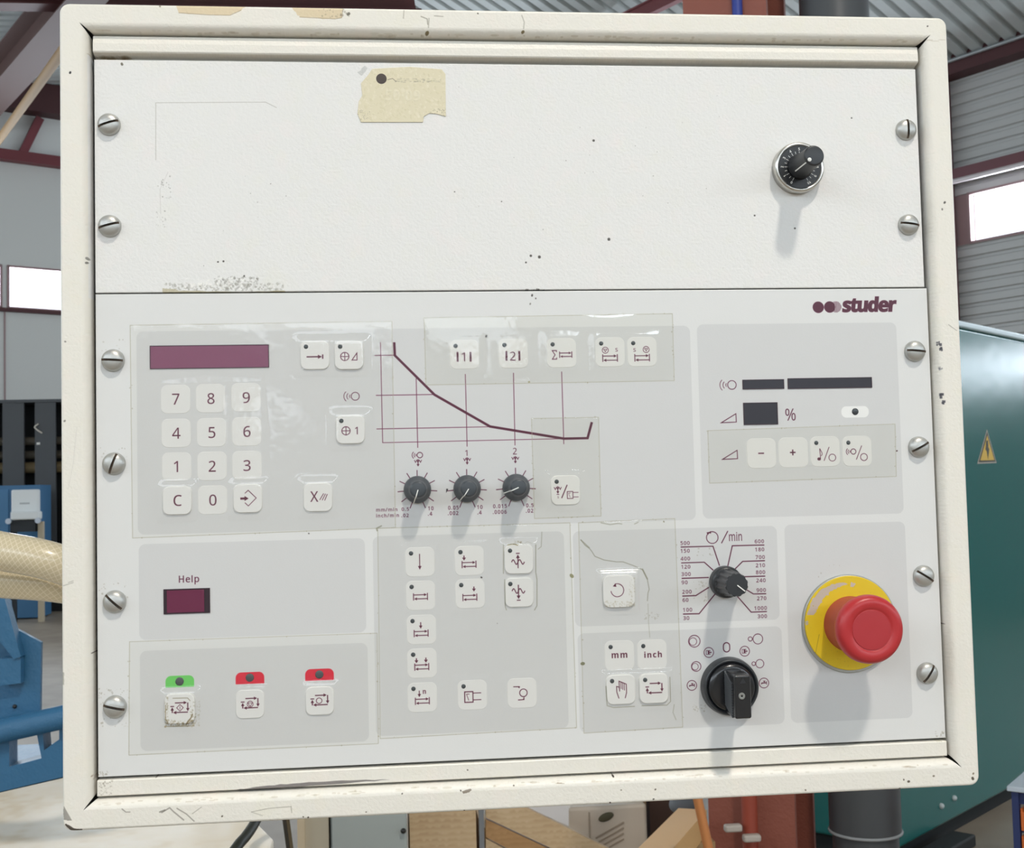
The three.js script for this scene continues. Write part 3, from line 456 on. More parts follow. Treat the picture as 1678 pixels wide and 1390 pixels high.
// soil on the start key and round a few others
specks(lc, lp, 270, 1180, 322, 1192, 90, '#8a7a58', 3.2, 0.5); specks(lc, lp, 270, 1140, 276, 1188, 40, '#8f8467', 2.6, 0.45); specks(lc, lp, 312, 1150, 328, 1192, 50, '#8f8467', 2.8, 0.4);
scratch(lc, lp, [[305, 1188], [309, 1181], [313, 1177], [316, 1170]], '#6d5936', 2.6, 0.8); scratch(lc, lp, [[272, 1155], [272, 1178], [276, 1184]], '#7d6a44', 1.8, 0.7); scratch(lc, lp, [[284, 1144], [308, 1143.5], [312, 1148]], '#8d836c', 1.8, 0.8); scratch(lc, lp, [[270, 1191], [318, 1190]], '#8d8060', 2.4, 0.6);
specks(lc, lp, 990, 985, 1040, 995, 60, '#a89f86', 3, 0.4); specks(lc, lp, 1030, 946, 1040, 994, 50, '#a89f86', 3, 0.4);
scratch(lc, lp, [[832, 893], [842, 892], [848, 893.5]], '#6f6339', 2.6, 0.8); specks(lc, lp, 842, 886, 858, 892, 14, '#7d7050', 2.4, 0.6); scratch(lc, lp, [[846, 893], [852, 888], [858, 892], [864, 888], [872, 891]], '#a9a79c', 1.2, 0.8);

// the infeed diagram
line([[623.5, 561], [627, 725.6], [924, 719]], 1, '#6a2644');
for (const q of [[[614, 582.5], [646, 582]], [[616, 648], [711, 646.5]], [[617, 703], [803, 699.5]], [[682, 620], [684.5, 734]], [[762.5, 613], [765.5, 732]], [[841.5, 611], [844, 730]], [[920.5, 609], [924, 728]]]) line(q, 1.05, '#65213f');
line([[646, 561], [647, 582.5], [712, 647], [803, 699], [924, 719], [963, 718], [970, 692]], 3.6);
here(578, 649, () => waves(-4, 0.5, 1.25)); here(684, 746, () => waves(-1.5, 0, 0.85));
text('1', 765, 747, 10); text('2', 844, 745, 10);
here(685, 757, () => zigzag(0, -1, 0.95)); here(765.5, 754, () => zigzag(0, -1, 0.95)); here(844.5, 752, () => zigzag(0, -1, 0.95));
for (const [s, u, v, al] of [['mm/min', 616, 839, 'left'], ['inch/min', 616, 848.5, 'left'], ['0.5', 671.5, 837.5, 'right'], ['.02', 671, 847.5, 'right'], ['10', 701, 836.5, 'left'], ['.4', 701, 846, 'left'], ['0.05', 753, 835.5, 'right'], ['.002', 752.5, 844.5, 'right'], ['10', 781.5, 834.5, 'left'], ['.4', 782, 843.5, 'left'], ['0.015', 832, 833, 'right'], ['.0006', 831.5, 842.5, 'right'], ['0.5', 862, 832, 'left'], ['.02', 861.5, 841, 'left']]) text(s, u, v, 5.7, { align: al, spacing: 0.9, fat: 0.3 });
for (const [u, v] of [[684, 803], [765.3, 801.5], [845.5, 799.5]]) here(u, v, () => { for (let i = -5; i <= 5; i++) { const a = (i * 31.4 - 90) * Math.PI / 180; st([[Math.cos(a) * 20, Math.sin(a) * 20], [Math.cos(a) * 32.5, Math.sin(a) * 32.5]], 1.2); } });
poly(lc, lp, [[731.5, 801], [734.5, 801.5], [733, 805], [731, 808]], '#2c2426', 1);
// grinding wheel field, upper right
here(1194, 631, () => waves(-3, 0, 1.32)); here(1194, 685.5, () => wedge(0, 0)); here(1196, 745.5, () => wedge(0, 0)); text('%', 1296, 689, 19, { width: 19 });
here(1401.5, 675, (c) => { c.fillStyle = '#e6e6e3'; c.beginPath(); c.roundRect(-22.5, -9, 45, 18, 8); c.fill(); });
// speed scale
const SB = (x, y) => [1100 + x / 8.83, 860 + y / 8.83];
for (const q of [[[138, 325], [605, 312], [700, 595]], [[1348, 295], [885, 305], [820, 600]], [[145, 555], [480, 545], [610, 660]], [[1358, 522], [1035, 532], [925, 642]], [[152, 778], [545, 765]], [[1362, 745], [1025, 755]], [[162, 1035], [355, 1028], [545, 908]], [[1375, 1000], [1190, 1003], [1040, 912]], [[172, 1295], [405, 1290], [640, 1000]], [[1385, 1258], [1158, 1267], [930, 1005]]]) line(q.map(([x, y]) => SB(x, y)), 1.5);
for (const [s, x, y, al] of [['500', 132, 298, 'left'], ['150', 132, 404, 'left'], ['400', 138, 528, 'left'], ['120', 142, 637, 'left'], ['300', 148, 750, 'left'], ['90', 150, 857, 'left'], ['200', 160, 1004, 'left'], ['60', 163, 1115, 'left'], ['100', 168, 1266, 'left'], ['30', 175, 1376, 'left'], ['600', 1352, 271, 'right'], ['180', 1356, 376, 'right'], ['700', 1364, 499, 'right'], ['210', 1368, 608, 'right'], ['800', 1370, 719, 'right'], ['240', 1376, 827, 'right'], ['900', 1380, 975, 'right'], ['270', 1386, 1084, 'right'], ['1000', 1394, 1237, 'right'], ['300', 1396, 1345, 'right']]) { const [u, v] = SB(x, y); text(s, u, v + (/^(150|120|90|60|30|180|210|240|270|300)$/.test(s) && !(s === '300' && x < 400) ? 0.6 : -0.5), 6.2, { align: al, spacing: 0.7, fat: 0.22 }); }
here(...SB(595, 187), () => { ring(0, 0, 9.4, 1.2); fl([[-9.2, -8.2], [-5, -9], [-6.4, -4.4]]); fl([[-6, -7], [-2.6, -10.6], [-1.6, -6.6]]); });
line([SB(820, 92), SB(728, 270)], 1.3); text('min', ...SB(830, 243), 14, { align: 'left', width: 23.4 });
// marks round the rotary switch
const RB = (x, y) => [1100 + x / 8.83, 1020 + y / 8.83];
const rr = (x, y, r, w) => here(...RB(x, y), () => ring(0, 0, r / 8.83, w));
rr(335, 275, 83, 1.1); rr(316, 280, 54, 0.8); rr(362, 640, 68, 1); rr(346, 643, 47, 0.7); rr(545, 438, 69, 1); rr(1065, 420, 69, 1); rr(300, 915, 69, 1); rr(1343, 880, 69, 1); rr(1145, 242, 30, 1); rr(1255, 242, 70, 1); rr(1195, 600, 26, 0.9); rr(1283, 600, 58, 0.9);
here(...RB(802, 363), () => { lc.lineWidth = 1.5; lc.beginPath(); lc.roundRect(-5.2, -7.4, 10.4, 14.8, 5.2); lc.stroke(); });
for (const [x, y] of [[545, 438], [1065, 420]]) here(...RB(x, y), () => { lc.lineWidth = 0.7; lc.strokeRect(-4.2, -3, 3, 6); lc.fillRect(-1, -3.2, 1.6, 6.4); lc.fillRect(-1, -0.8, 5.4, 1.6); lc.fillRect(0, -3.2, 2.6, 1); lc.fillRect(0, 2.2, 2.6, 1); });
for (const [x, y] of [[300, 915], [1343, 880]]) here(...RB(x, y), () => { st([[-4, 1.8], [-3.4, 0], [4, -0.2]], 1.5); st([[4.2, -2.6], [4.2, 2.6]], 1); st([[0.8, 0], [0.6, -3]], 1.2); st([[-1, -3], [2.4, -3]], 1); });
// maker's mark
const GB = (x, y) => [1320 + x / 10.49, 475 + y / 10.49];
here(...GB(525, 293), (c) => { c.save(); c.beginPath(); c.arc(0, 0, 8.9, 0, 7); c.clip(); for (let x = -9; x < 9; x += 2.1) c.fillRect(x, -9, 1.05, 18); c.restore(); });
here(...GB(222, 300), (c) => { c.beginPath(); c.arc(0, 0, 9.2, 0, 7); c.fill(); }); here(...GB(418, 295), (c) => { c.beginPath(); c.arc(0, 0, 9.1, 0, 7); c.fill(); });
here(...GB(625, 381), (c) => { c.font = 'bold 30.5px sans-serif'; c.transform(1, 0, -0.12, 1, 0, 0); c.letterSpacing = '-2.2px'; c.scale(86.5 / c.measureText('studer').width, 1); c.fillText('studer', 0, 0); c.lineWidth = 2; c.strokeText('studer', 0, 0); c.letterSpacing = '0px'; });
text('Help', 309.5, 954.5, 11.5, { spacing: 0.6, fat: 0.3 });
// green and red caps over the cycle keys
for (const [u, v, c] of [[294.5, 1117, '#69c45f'], [409.5, 1111.5, '#d3243a'], [523.5, 1106, '#d3243a']]) here(u, v, (x) => { x.fillStyle = c; x.beginPath(); x.roundRect(-23.4, -9.6, 46.8, 19.2, [9, 9, 0.5, 0.5]); x.fill(); });
// dirt lodged along the edges of the protective foils
const FOILS = [
  { q: [[213, 533], [642, 527], [648, 865], [217, 882]], t: 'clear foil stuck over the number keypad' }, { q: [[695, 521], [1102, 514], [1105, 624], [698, 631]], t: 'yellowed clear foil strip over the upper row of keys' },
  { q: [[871, 686], [981, 684], [985, 846], [876, 850]], t: 'yellowed clear foil over the rheostat and meter key' }, { q: [[1160, 706], [1467, 695], [1469, 781], [1163, 792]], t: 'yellowed clear foil strip over the minus and plus keys' },
  { q: [[619, 866], [934, 857], [945, 1193], [623, 1211]], t: 'clear foil over the block of stroke keys' }, { q: [[948, 857], [1106, 850], [1119, 1192], [957, 1202]], t: 'cracked clear foil over the mm and inch keys' },
  { q: [[212, 1052], [618, 1038], [620, 1219], [211, 1238]], t: 'clear foil over the green and red cycle keys' },
];
for (const { q } of FOILS) { scratch(lc, lp, [...q, q[0]], '#a8a490', 1.5, 0.75); for (let i = 0; i < 40; i++) { const k = Math.floor(rnd() * 4), t = rnd(), a = q[k], b = q[(k + 1) % 4]; specks(lc, lp, a[0] + (b[0] - a[0]) * t - 2, a[1] + (b[1] - a[1]) * t - 1, a[0] + (b[0] - a[0]) * t + 2, a[1] + (b[1] - a[1]) * t + 1, 1, '#8d8668', 2, 0.6); } }
// cracks in the foils, smudges and specks
for (const [pts, w, al] of [[[[952, 885], [959, 894], [966, 899], [970, 904], [975, 912], [990, 918], [1010, 921], [1021, 921], [1040, 928], [1053, 934], [1061, 950], [1064, 966], [1062, 972], [1061, 985]], 1.5, 0.6], [[[1053, 933], [1061, 949]], 2.4, 0.6], [[[952, 885], [966, 898]], 2, 0.5], [[[985, 857], [1000, 860], [1013, 858], [1019, 859]], 1.6, 0.5], [[[1040, 859], [1046, 856]], 1.6, 0.5], [[[1062, 990], [1063, 1020], [1065, 1045]], 1.2, 0.35], [[[618, 870], [617, 866], [625, 862]], 2.2, 0.6], [[[888, 872], [887, 896], [882, 900]], 1.4, 0.45], [[[825, 892], [825, 940]], 1.5, 0.55], [[[878, 893], [878, 938], [880, 950], [880, 993], [876, 1000]], 1.6, 0.6], [[[827, 950], [828, 994], [830, 1000]], 1.5, 0.55], [[[993, 1125], [995, 1157], [1005, 1160], [1040, 1158]], 1.5, 0.5], [[[1098, 1110], [1099, 1150], [1093, 1156], [1052, 1157]], 1.5, 0.55], [[[1105, 1155], [1103, 1168], [1108, 1180]], 1.4, 0.4]]) scratch(lc, lp, pts, '#77755f', w * 1.4, al);
for (const [u, v, r, c] of [[797, 551, 2.4, '#4a4644'], [789, 946.5, 1.8, '#3a3230'], [937, 944, 4.2, '#8a8868'], [955, 1088, 4, '#77765c'], [1470, 739, 1.7, '#4b3034'], [872, 484, 2.4, '#5a5652'], [878, 489, 1.6, '#5a5652'], [506, 874.5, 1.4, '#5a5652'], [869, 498, 2, '#8a8680'], [1088, 855, 1.6, '#8a8670'], [815, 1022, 1, '#8a8680'], [867, 626, 2, '#a09a78']]) { const [x, y] = lp(u, v); lc.fillStyle = c; lc.beginPath(); lc.ellipse(x, y, r * 1.4, r * 1.0, u, 0, 7); lc.fill(); }
for (const [u, v, n, s] of [[1158, 905, 16, 16], [1150, 960, 22, 14], [1146, 1160, 26, 12], [185, 565, 8, 20], [186, 742, 10, 22], [186, 968, 22, 24], [186, 1142, 40, 26], [186, 1180, 20, 22], [1150, 980, 14, 14], [1365, 940, 10, 30], [168, 1268, 26, 10], [1545, 1205, 30, 12], [1068, 1010, 20, 12]]) specks(lc, lp, u - s, v - s * 0.5, u + s, v + s * 0.5, n, '#7d745f', 2.6, 0.35);
const lowTex = new THREE.CanvasTexture(lowCv); lowTex.colorSpace = THREE.SRGBColorSpace; lowTex.anisotropy = 8;
const lowUv = (g) => { const p = g.attributes.position, uv = new Float32Array(p.count * 2); for (let i = 0; i < p.count; i++) { uv[2 * i] = (p.getX(i) - PX0) / (PX1 - PX0); uv[2 * i + 1] = p.getY(i) / LY1; } g.setAttribute('uv', new THREE.BufferAttribute(uv, 2)); return g; };
const fine = peel.clone(); fine.repeat.set(26, 14); fine.needsUpdate = true;
const membrane = phys(0xffffff, 0.38, { map: lowTex, bumpMap: fine, bumpScale: 0.00002 });
plate(PX0, PX1 + 0.0006, 0, LY1, 'lower_plate', membrane, lowUv).userData.label = 'light grey printed membrane plate with dark red legends';

// ---- keys, lights and displays
const ledDark = phys(0x3d4346, 0.3), ledGeo = (r) => { const g = lathe([[0, 0.0004], [r * 0.7, 0.00038], [r, 0.0001], [r, -0.0004]], 20); return g; };
const keySpots = [];
for (const [u, v, h, led, label, , size] of KEYS) {
  const c = P(u, v), w = (size ?? 47.5) * P(u + 10, v).distanceTo(P(u - 10, v)) / 20, r = w * 0.21, b = Math.min(0.0005, h * 0.0006), s = new THREE.Shape(), H = w / 2 - b;
  s.moveTo(-H + r, -H); s.lineTo(H - r, -H); s.absarc(H - r, -H + r, r, -Math.PI / 2, 0); s.lineTo(H, H - r); s.absarc(H - r, H - r, r, 0, Math.PI / 2); s.lineTo(-H + r, H); s.absarc(-H + r, H - r, r, Math.PI / 2, Math.PI); s.lineTo(-H, -H + r); s.absarc(-H + r, -H + r, r, Math.PI, Math.PI * 1.5);
  const g = new THREE.ExtrudeGeometry(s, { depth: 0.0006, bevelEnabled: true, bevelThickness: b, bevelSize: b, bevelSegments: 3, curveSegments: 5 }); g.translate(c.x, c.y, h / 1000 - 0.0006 - b);
  const k = part('key', lowUv(g), membrane, cab, label);
  keySpots.push([c.x, c.y, w / 2, h / 1000]);
  if (led) { const q = P(u - 14.5, v - 14); const m = part('indicator_dot', ledGeo(0.00125), ledDark, k); m.position.set(q.x, q.y, h / 1000); }
}
for (const [u, v] of [[294.3, 1117], [409.3, 1110.7], [523.3, 1105.5]]) { const q = P(u, v), m = part('indicator_dot', ledGeo(0.0023), phys(0x4b4f50, 0.35), cab, 'dark round indicator in a coloured cap'); m.position.set(q.x, q.y, 0.0001); }
{ const q = P(1401.3, 674.7), m = part('indicator_dot', ledGeo(0.002), phys(0x33373a, 0.3), cab, 'dark round indicator in a white pill'); m.position.set(q.x, q.y, 0.0001); }
function display(name, u0, v0, u1, v1, mat, label, rim) {
  const a = P(u0, v0), b = P(u1, v1), g = thingless(name, label);
  part('window', box(a.x, b.x, b.y, a.y, -0.001, 0.00025), mat, g);
  const t = 0.00035; for (const [x0, x1, y0, y1] of [[a.x - t, b.x + t, a.y, a.y + t], [a.x - t, b.x + t, b.y - t, b.y], [a.x - t, a.x, b.y, a.y], [b.x, b.x + t, b.y, a.y]]) part('rim', box(x0, x1, y0, y1, -0.001, 0.0004), rim, g);
  return g;
}
function thingless(name, label) { const g = new THREE.Group(); g.name = name; g.userData.label = label; cab.add(g); return g; }
const rimDark = std(0x3a2430, 0.6), maroon = phys(0x6e3150, 0.25), black = phys(0x2a2830, 0.3);
display('number_display', 246.5, 567.8, 440, 601.5, phys(0x7c3f5e, 0.3), 'long maroon number display window', rimDark);
{ const g = display('help_display', 269, 967, 343.5, 1003.5, phys(0x2b1a24, 0.35), 'small maroon help display window', rimDark); const a = P(273.5, 968), b = P(335, 1002.5); part('filter', box(a.x, b.x, b.y, a.y, -0.0005, 0.0005), phys(0x662642, 0.25), g); }
display('bar_display', 1217.3, 623.5, 1284, 636.3, black, 'short black bar display', rimDark); display('bar_display', 1291.3, 621.2, 1428, 634.5, black, 'long black bar display', rimDark); display('percent_display', 1218.5, 661.3, 1274, 694.6, black, 'black percent display window', rimDark);

// ---- protective foils: thin sheets that ride over the keys
const foilBump = greyTexture(256, mixNoise(256, [[4, 0.5, 41], [9, 0.35, 42], [23, 0.15, 43]]));
FOILS.forEach(({ q, t }, fi) => {
  const c = q.map(([u, v]) => P(u, v)), nx = 90, ny = Math.max(24, Math.round(90 * c[0].distanceTo(c[3]) / c[0].distanceTo(c[1]))), pos = [], uv = [], idx = [], f1 = 0.013 + fi * 0.002;
  for (let j = 0; j <= ny; j++) for (let i = 0; i <= nx; i++) {
    const s = i / nx, w = j / ny, x = (c[0].x * (1 - s) + c[1].x * s) * (1 - w) + (c[3].x * (1 - s) + c[2].x * s) * w, y = (c[0].y * (1 - s) + c[1].y * s) * (1 - w) + (c[3].y * (1 - s) + c[2].y * s) * w;
    let z = 0.00055 + 0.00006 * Math.sin(x / f1 + fi) * Math.cos(y / 0.017 + fi * 2) + 0.00005 * Math.sin((x + y) / 0.009);
    for (const [kx, ky, half, h] of keySpots) { const d = Math.max(Math.abs(x - kx), Math.abs(y - ky)) - half, k = Math.max(0, Math.min(1, 1 - (d - 0.0006) / 0.0032)); if (k > 0) z = Math.max(z, 0.00055 + (h + 0.00005) * k * k * (3 - 2 * k)); }
    const edge = Math.min(s, 1 - s, w, 1 - w); if (edge < 0.004) z = Math.min(z, 0.0005);
    pos.push(x, y, z); uv.push(x / 0.05, y / 0.05);
  }
  for (let j = 0; j < ny; j++) for (let i = 0; i < nx; i++) { const a = j * (nx + 1) + i, b = a + 1, e = a + nx + 1, f = e + 1; idx.push(a, e, b, b, e, f); }
  const g = new THREE.BufferGeometry(); g.setAttribute('position', new THREE.Float32BufferAttribute(pos, 3)); g.setAttribute('uv', new THREE.Float32BufferAttribute(uv, 2)); g.setIndex(idx); g.computeVertexNormals();
  const tint = [0, 4, 5, 6].includes(fi) ? new THREE.Color(0.992, 0.992, 0.985) : new THREE.Color(0.985, 0.985, 0.968);
  part('protective_foil', g, new THREE.MeshPhysicalMaterial({ color: tint, transmission: 1, thickness: 0, roughness: 0.07, ior: 1.45, bumpMap: foilBump, bumpScale: 0.00008, side: THREE.DoubleSide }), cab, t);
});

// ---- slotted screws
{
  const head = lathe([[0, 0.0042], [0.0022, 0.0041], [0.0041, 0.0036], [0.0055, 0.0026], [0.0061, 0.0014], [0.0063, 0.0004], [0.0063, -0.0002], [0, -0.0002]], 40);
  const ev = new Evaluator(); ev.useGroups = false;
  const slot = new Brush(new THREE.BoxGeometry(0.02, 0.0013, 0.004)); slot.position.z = 0.0045; slot.updateMatrixWorld();
  const screwGeo = ev.evaluate(new Brush(head), slot, SUBTRACTION).geometry;
  const nickel = std(0xb9b9b5, 0.42, 0.75, { bumpMap: scaled(grain, 1), bumpScale: 0.00003 }), grime = std(0x4f4338, 0.9), slotFloor = new THREE.BoxGeometry(0.0116, 0.00125, 0.0003);  // grime: only the dark brown tone of the insert on each slot floor
  const spots = [[177, 202, 18], [178, 369, 15], [183.5, 590, -3], [185, 760, 70], [186, 987, -43], [186.5, 1160, -14], [1487.5, 211, 89], [1491.5, 367, -8], [1502, 575, -5], [1508.5, 732.5, 27], [1516.5, 944.5, -33], [1522.5, 1104.5, 55]];
  for (const [u, v, a] of spots) { const p = P(u, v, 0.003), m = part('screw', screwGeo, nickel, cab, 'nickel slotted pan-head screw'); m.position.set(p.x, p.y, 0.0002); m.rotation.z = a * Math.PI / 180; const s = part('slot_insert', slotFloor, grime, m); s.position.z = 0.0026; }
}
// ---- potentiometer on the upper plate
const steel = std(0xc9c7c1, 0.28, 0.95), plastic = phys(0x2b2d30, 0.38), plasticSoft = phys(0x3e4348, 0.42), white = std(0xe9e9e4, 0.6);
{
  const g = thingless('dial_knob', 'slim black pointer knob on a steel ring with 0 to 10 scale'), c = P(1305, 278); g.position.set(c.x, c.y, 0);
  part('bezel_ring', lathe([[0.0126, 0.0058], [0.0131, 0.0066], [0.0141, 0.0066], [0.0149, 0.0058], [0.0151, 0.0045], [0.0151, 0], [0.0126, 0]].reverse(), 64), steel, g, 'brushed steel ring');
  const cv = document.createElement('canvas'); cv.width = cv.height = 512; const x = cv.getContext('2d'); x.fillStyle = '#1d1e20'; x.fillRect(0, 0, 512, 512); x.translate(256, 256); x.strokeStyle = x.fillStyle = '#d9d9d4';
  for (let i = 0; i <= 20; i++) { const a = (210 - 90 + i * 15) * Math.PI / 180, r0 = i % 2 ? 160 : 150; x.lineWidth = 6; x.beginPath(); x.moveTo(Math.cos(a) * r0, Math.sin(a) * r0); x.lineTo(Math.cos(a) * 190, Math.sin(a) * 190); x.stroke(); if (i % 2 === 0) { x.save(); x.rotate(a + Math.PI / 2); x.font = 'bold 44px sans-serif'; x.textAlign = 'center'; x.fillText(String(i / 2), 0, -200); x.restore(); } }
  const tx = new THREE.CanvasTexture(cv); tx.colorSpace = THREE.SRGBColorSpace;
  const face = new THREE.CircleGeometry(0.0127, 48); face.translate(0, 0, 0.006); part('scale_disc', mergeGeometries([face]), phys(0xffffff, 0.4, { map: tx }), g, 'black scale disc with white figures');
  const kn = part('knob', lathe([[0, 0.031], [0.0048, 0.0309], [0.0056, 0.0305], [0.006, 0.0298], [0.0067, 0.013], [0.0073, 0.0085], [0.0076, 0.0062], [0, 0.006]].reverse(), 40), plastic, g);
  const a = -2.45, q = new THREE.BoxGeometry(0.0168, 0.0007, 0.0004); q.rotateY(Math.PI / 2 - 0.042); q.translate(0.0064, 0, 0.0214); q.rotateZ(a); part('pointer', q, white, kn);
  const dot = lathe([[0, 0.0312], [0.0011, 0.0311], [0.0012, 0.0307]], 16); dot.translate(Math.cos(a) * 0.0038, Math.sin(a) * 0.0038, 0); part('dot', dot, white, kn);
}
// ---- three small knobs
for (const [u, v, deg, which] of [[684, 802.5, -107, 'under the wave ring mark'], [765.3, 801, -123, 'under the figure 1'], [845.5, 799, -157, 'under the figure 2']]) {
  const g = thingless('small_knob', 'small round grey-black knob ' + which), c = P(u, v); g.position.set(c.x, c.y, 0);
  const prof = [[0, 0.0158], [0.0034, 0.0157], [0.0043, 0.0152], [0.0047, 0.0142], [0.0051, 0.009], [0.0058, 0.0066], [0.0071, 0.0046], [0.0077, 0.003], [0.0078, 0.0004]];
  part('knob', lathe(prof.slice().reverse(), 40), plasticSoft, g);
  const a = deg * Math.PI / 180, strips = [], pts = [[0.0002, 0.0158], ...prof.slice(1)];
  for (let i = 0; i < pts.length - 1; i++) { const [r0, z0] = pts[i], [r1, z1] = pts[i + 1], L = Math.hypot(r1 - r0, z1 - z0), b = new THREE.BoxGeometry(L + 0.0001, 0.00055, 0.00025); b.rotateY(-Math.atan2(z1 - z0, r1 - r0)); b.translate((r0 + r1) / 2, 0, (z0 + z1) / 2); strips.push(b); }
  const s = mergeGeometries(strips); s.rotateZ(a); part('pointer', s, white, g, 'white pointer line');
}
// ---- fluted speed knob
{
  const g = thingless('speed_knob', 'black fluted knob in the middle of the speed scale'), c = P(1187.5, 953.5); g.position.set(c.x, c.y, 0);
  part('skirt', lathe([[0.0078, 0.0062], [0.0087, 0.0058], [0.0092, 0.0045], [0.0093, 0.0003]].reverse(), 48), plastic, g);
  const N = 120, pos = [], idx = [], prof = [[0.0082, 0.0055], [0.0075, 0.0075], [0.0069, 0.02], [0.0066, 0.0245], [0.0061, 0.0251], [0.0001, 0.0252]];
  prof.forEach(([r, z], k) => { for (let i = 0; i < N; i++) { const a = i / N * Math.PI * 2, w = (k > 0 && k < 4) ? 1 - 0.085 * Math.pow(Math.max(0, Math.cos(a * 12)), 0.5) : 1; pos.push(Math.cos(a) * r * w, Math.sin(a) * r * w, z); } });
  for (let k = 0; k < prof.length - 1; k++) for (let i = 0; i < N; i++) { const a = k * N + i, b = k * N + (i + 1) % N; idx.push(a, b, a + N, b, b + N, a + N); }
  const gg = new THREE.BufferGeometry(); gg.setAttribute('position', new THREE.Float32BufferAttribute(pos, 3)); gg.setIndex(idx); const ni = gg.toNonIndexed(); ni.computeVertexNormals();
  part('fluted_body', ni, plastic, g); const q = box(0.0002, 0.0058, -0.0003, 0.0003, 0.0251, 0.0255); q.rotateZ(-0.68); part('pointer', q, white, g, 'white pointer line');
}
// ---- rotary switch with bar grip
{
  const g = thingless('rotary_switch', 'black rotary switch with ribbed bar grip'), c = P(1194, 1124); g.position.set(c.x, c.y, 0);
  const glossy = phys(0x1b1c1f, 0.26, { clearcoat: 0.3 });
  part('collar', lathe([[0.0138, 0.0052], [0.0146, 0.0066], [0.0154, 0.0067], [0.016, 0.006], [0.0166, 0.002], [0.0167, 0.0002]].reverse(), 64), phys(0x2d3033, 0.35), g);
  part('turning_disc', lathe([[0, 0.0085], [0.0112, 0.0085], [0.0132, 0.0074], [0.0139, 0.0055], [0.0139, 0.003]].reverse(), 64), glossy, g);
  const f0 = P(1203, 1107, 0.028), f1 = P(1232.5, 1178, 0.028), bx0 = f0.x - c.x, bx1 = f1.x - c.x, by0 = f1.y - c.y, by1 = f0.y - c.y;
  const w = bx1 - bx0, h = by1 - by0, gm = rbox(w, h, 0.022, 0.0012, (bx0 + bx1) / 2, (by0 + by1) / 2, 0.017, 3); const gr = part('grip', gm, glossy, g);
  for (let s = 0; s < 2; s++) for (let i = 0; i < 14; i++) { const r = new THREE.BoxGeometry(0.0012, 0.0008, 0.015); r.rotateX(0.35); r.translate(s ? bx1 : bx0, by0 + h * 0.12 + i * h * 0.058, 0.0165); part('rib', r, phys(0x54575a, 0.5), gr); }
  const sc = P(1215.5, 1141, 0.028), sg = lathe([[0.0006, 0.0281], [0.0017, 0.0283], [0.0019, 0.028], [0.0019, 0.027]].reverse(), 20); sg.translate(sc.x - c.x, sc.y - c.y, 0.0002); part('grip_screw', sg, std(0x9a9a96, 0.4, 0.8), gr);
  const tri = new THREE.Shape(); const t0 = P(1217, 1110.5, 0.028), t1 = P(1212.5, 1121, 0.028), t2 = P(1222.5, 1120, 0.028); tri.moveTo(t0.x - c.x, t0.y - c.y); tri.lineTo(t1.x - c.x, t1.y - c.y); tri.lineTo(t2.x - c.x, t2.y - c.y);
  const tg = new THREE.ExtrudeGeometry(tri, { depth: 0.0003, bevelEnabled: false }); tg.translate(0, 0, 0.0279); part('arrow_mark', tg, phys(0x202124, 0.5), gr);
}
// ---- emergency stop
{
  const g = thingless('emergency_stop', 'red mushroom emergency stop button on a worn yellow disc'), c = P(1391, 1022); g.position.set(c.x, c.y, 0);
  part('base_ring', lathe([[0.0, 0.0018], [0.0279, 0.0018], [0.0284, 0.0014], [0.0286, 0.0002]].reverse(), 72), std(0xaaaba6, 0.45, 0.6), g, 'grey metal base ring');
  const cv = document.createElement('canvas'); cv.width = cv.height = 512; const x = cv.getContext('2d'); x.fillStyle = '#d8b91a'; x.fillRect(0, 0, 512, 512);
  seed = 5; const mp = (u, v) => { const p = P(u, v, 0.0025); return [256 + (p.x - c.x) / 0.0287 * 256, 256 - (p.y - 0.0006 - c.y) / 0.0287 * 256]; };
  poly(x, mp, [[1322, 1008], [1330, 985], [1345, 966], [1365, 957], [1384, 955], [1388, 958], [1366, 966], [1352, 978], [1340, 995], [1333, 1008]], '#bcae9f', 1, 12); poly(x, mp, [[1394, 954], [1402, 957], [1398, 963], [1393, 961]], '#bcae9f', 1, 6); poly(x, mp, [[1319, 1019], [1324, 1017], [1324, 1024], [1320, 1025]], '#b3a893', 1, 4);
  scratch(x, mp, [[1335, 1075], [1338, 1060], [1342, 1040]], '#8f7d1c', 4, 0.6); specks(x, mp, 1312, 950, 1450, 1100, 120, '#b89a16', 4, 0.4); specks(x, mp, 1340, 1060, 1440, 1098, 60, '#a8913a', 4, 0.4);
  const tx = new THREE.CanvasTexture(cv); tx.colorSpace = THREE.SRGBColorSpace;
  const disc = lathe([[0, 0.0029], [0.0269, 0.0029], [0.0273, 0.0026], [0.0273, 0.0016]].reverse(), 72), p = disc.attributes.position, uv = disc.attributes.uv; for (let i = 0; i < p.count; i++) uv.setXY(i, 0.5 + p.getX(i) / 0.0574, 0.5 + p.getY(i) / 0.0574); disc.translate(0, 0.0006, 0);
  part('yellow_disc', disc, phys(0xffffff, 0.5, { map: tx }), g, 'yellow disc rubbed bare in patches');
  part('shaft', lathe([[0.0146, 0.024], [0.015, 0.014], [0.0162, 0.0028]].reverse(), 64), phys(0xa6463a, 0.5), g, 'faded red shaft');
  const head = part('mushroom_head', lathe([[0.0, 0.0338], [0.0112, 0.0338], [0.0118, 0.0342], [0.0126, 0.0346], [0.0146, 0.035], [0.0166, 0.0347], [0.0182, 0.0336], [0.0191, 0.0315], [0.0193, 0.0288], [0.0187, 0.0262], [0.0172, 0.0243], [0.0145, 0.0235]].reverse(), 72), phys(0xb02a2e, 0.36), g, 'glossy red mushroom head with a shallow dished face');
  part('dished_face', lathe([[0, 0.034], [0.0109, 0.0343], [0.0112, 0.0336]].reverse(), 64), phys(0xaa2c32, 0.42), head);
}
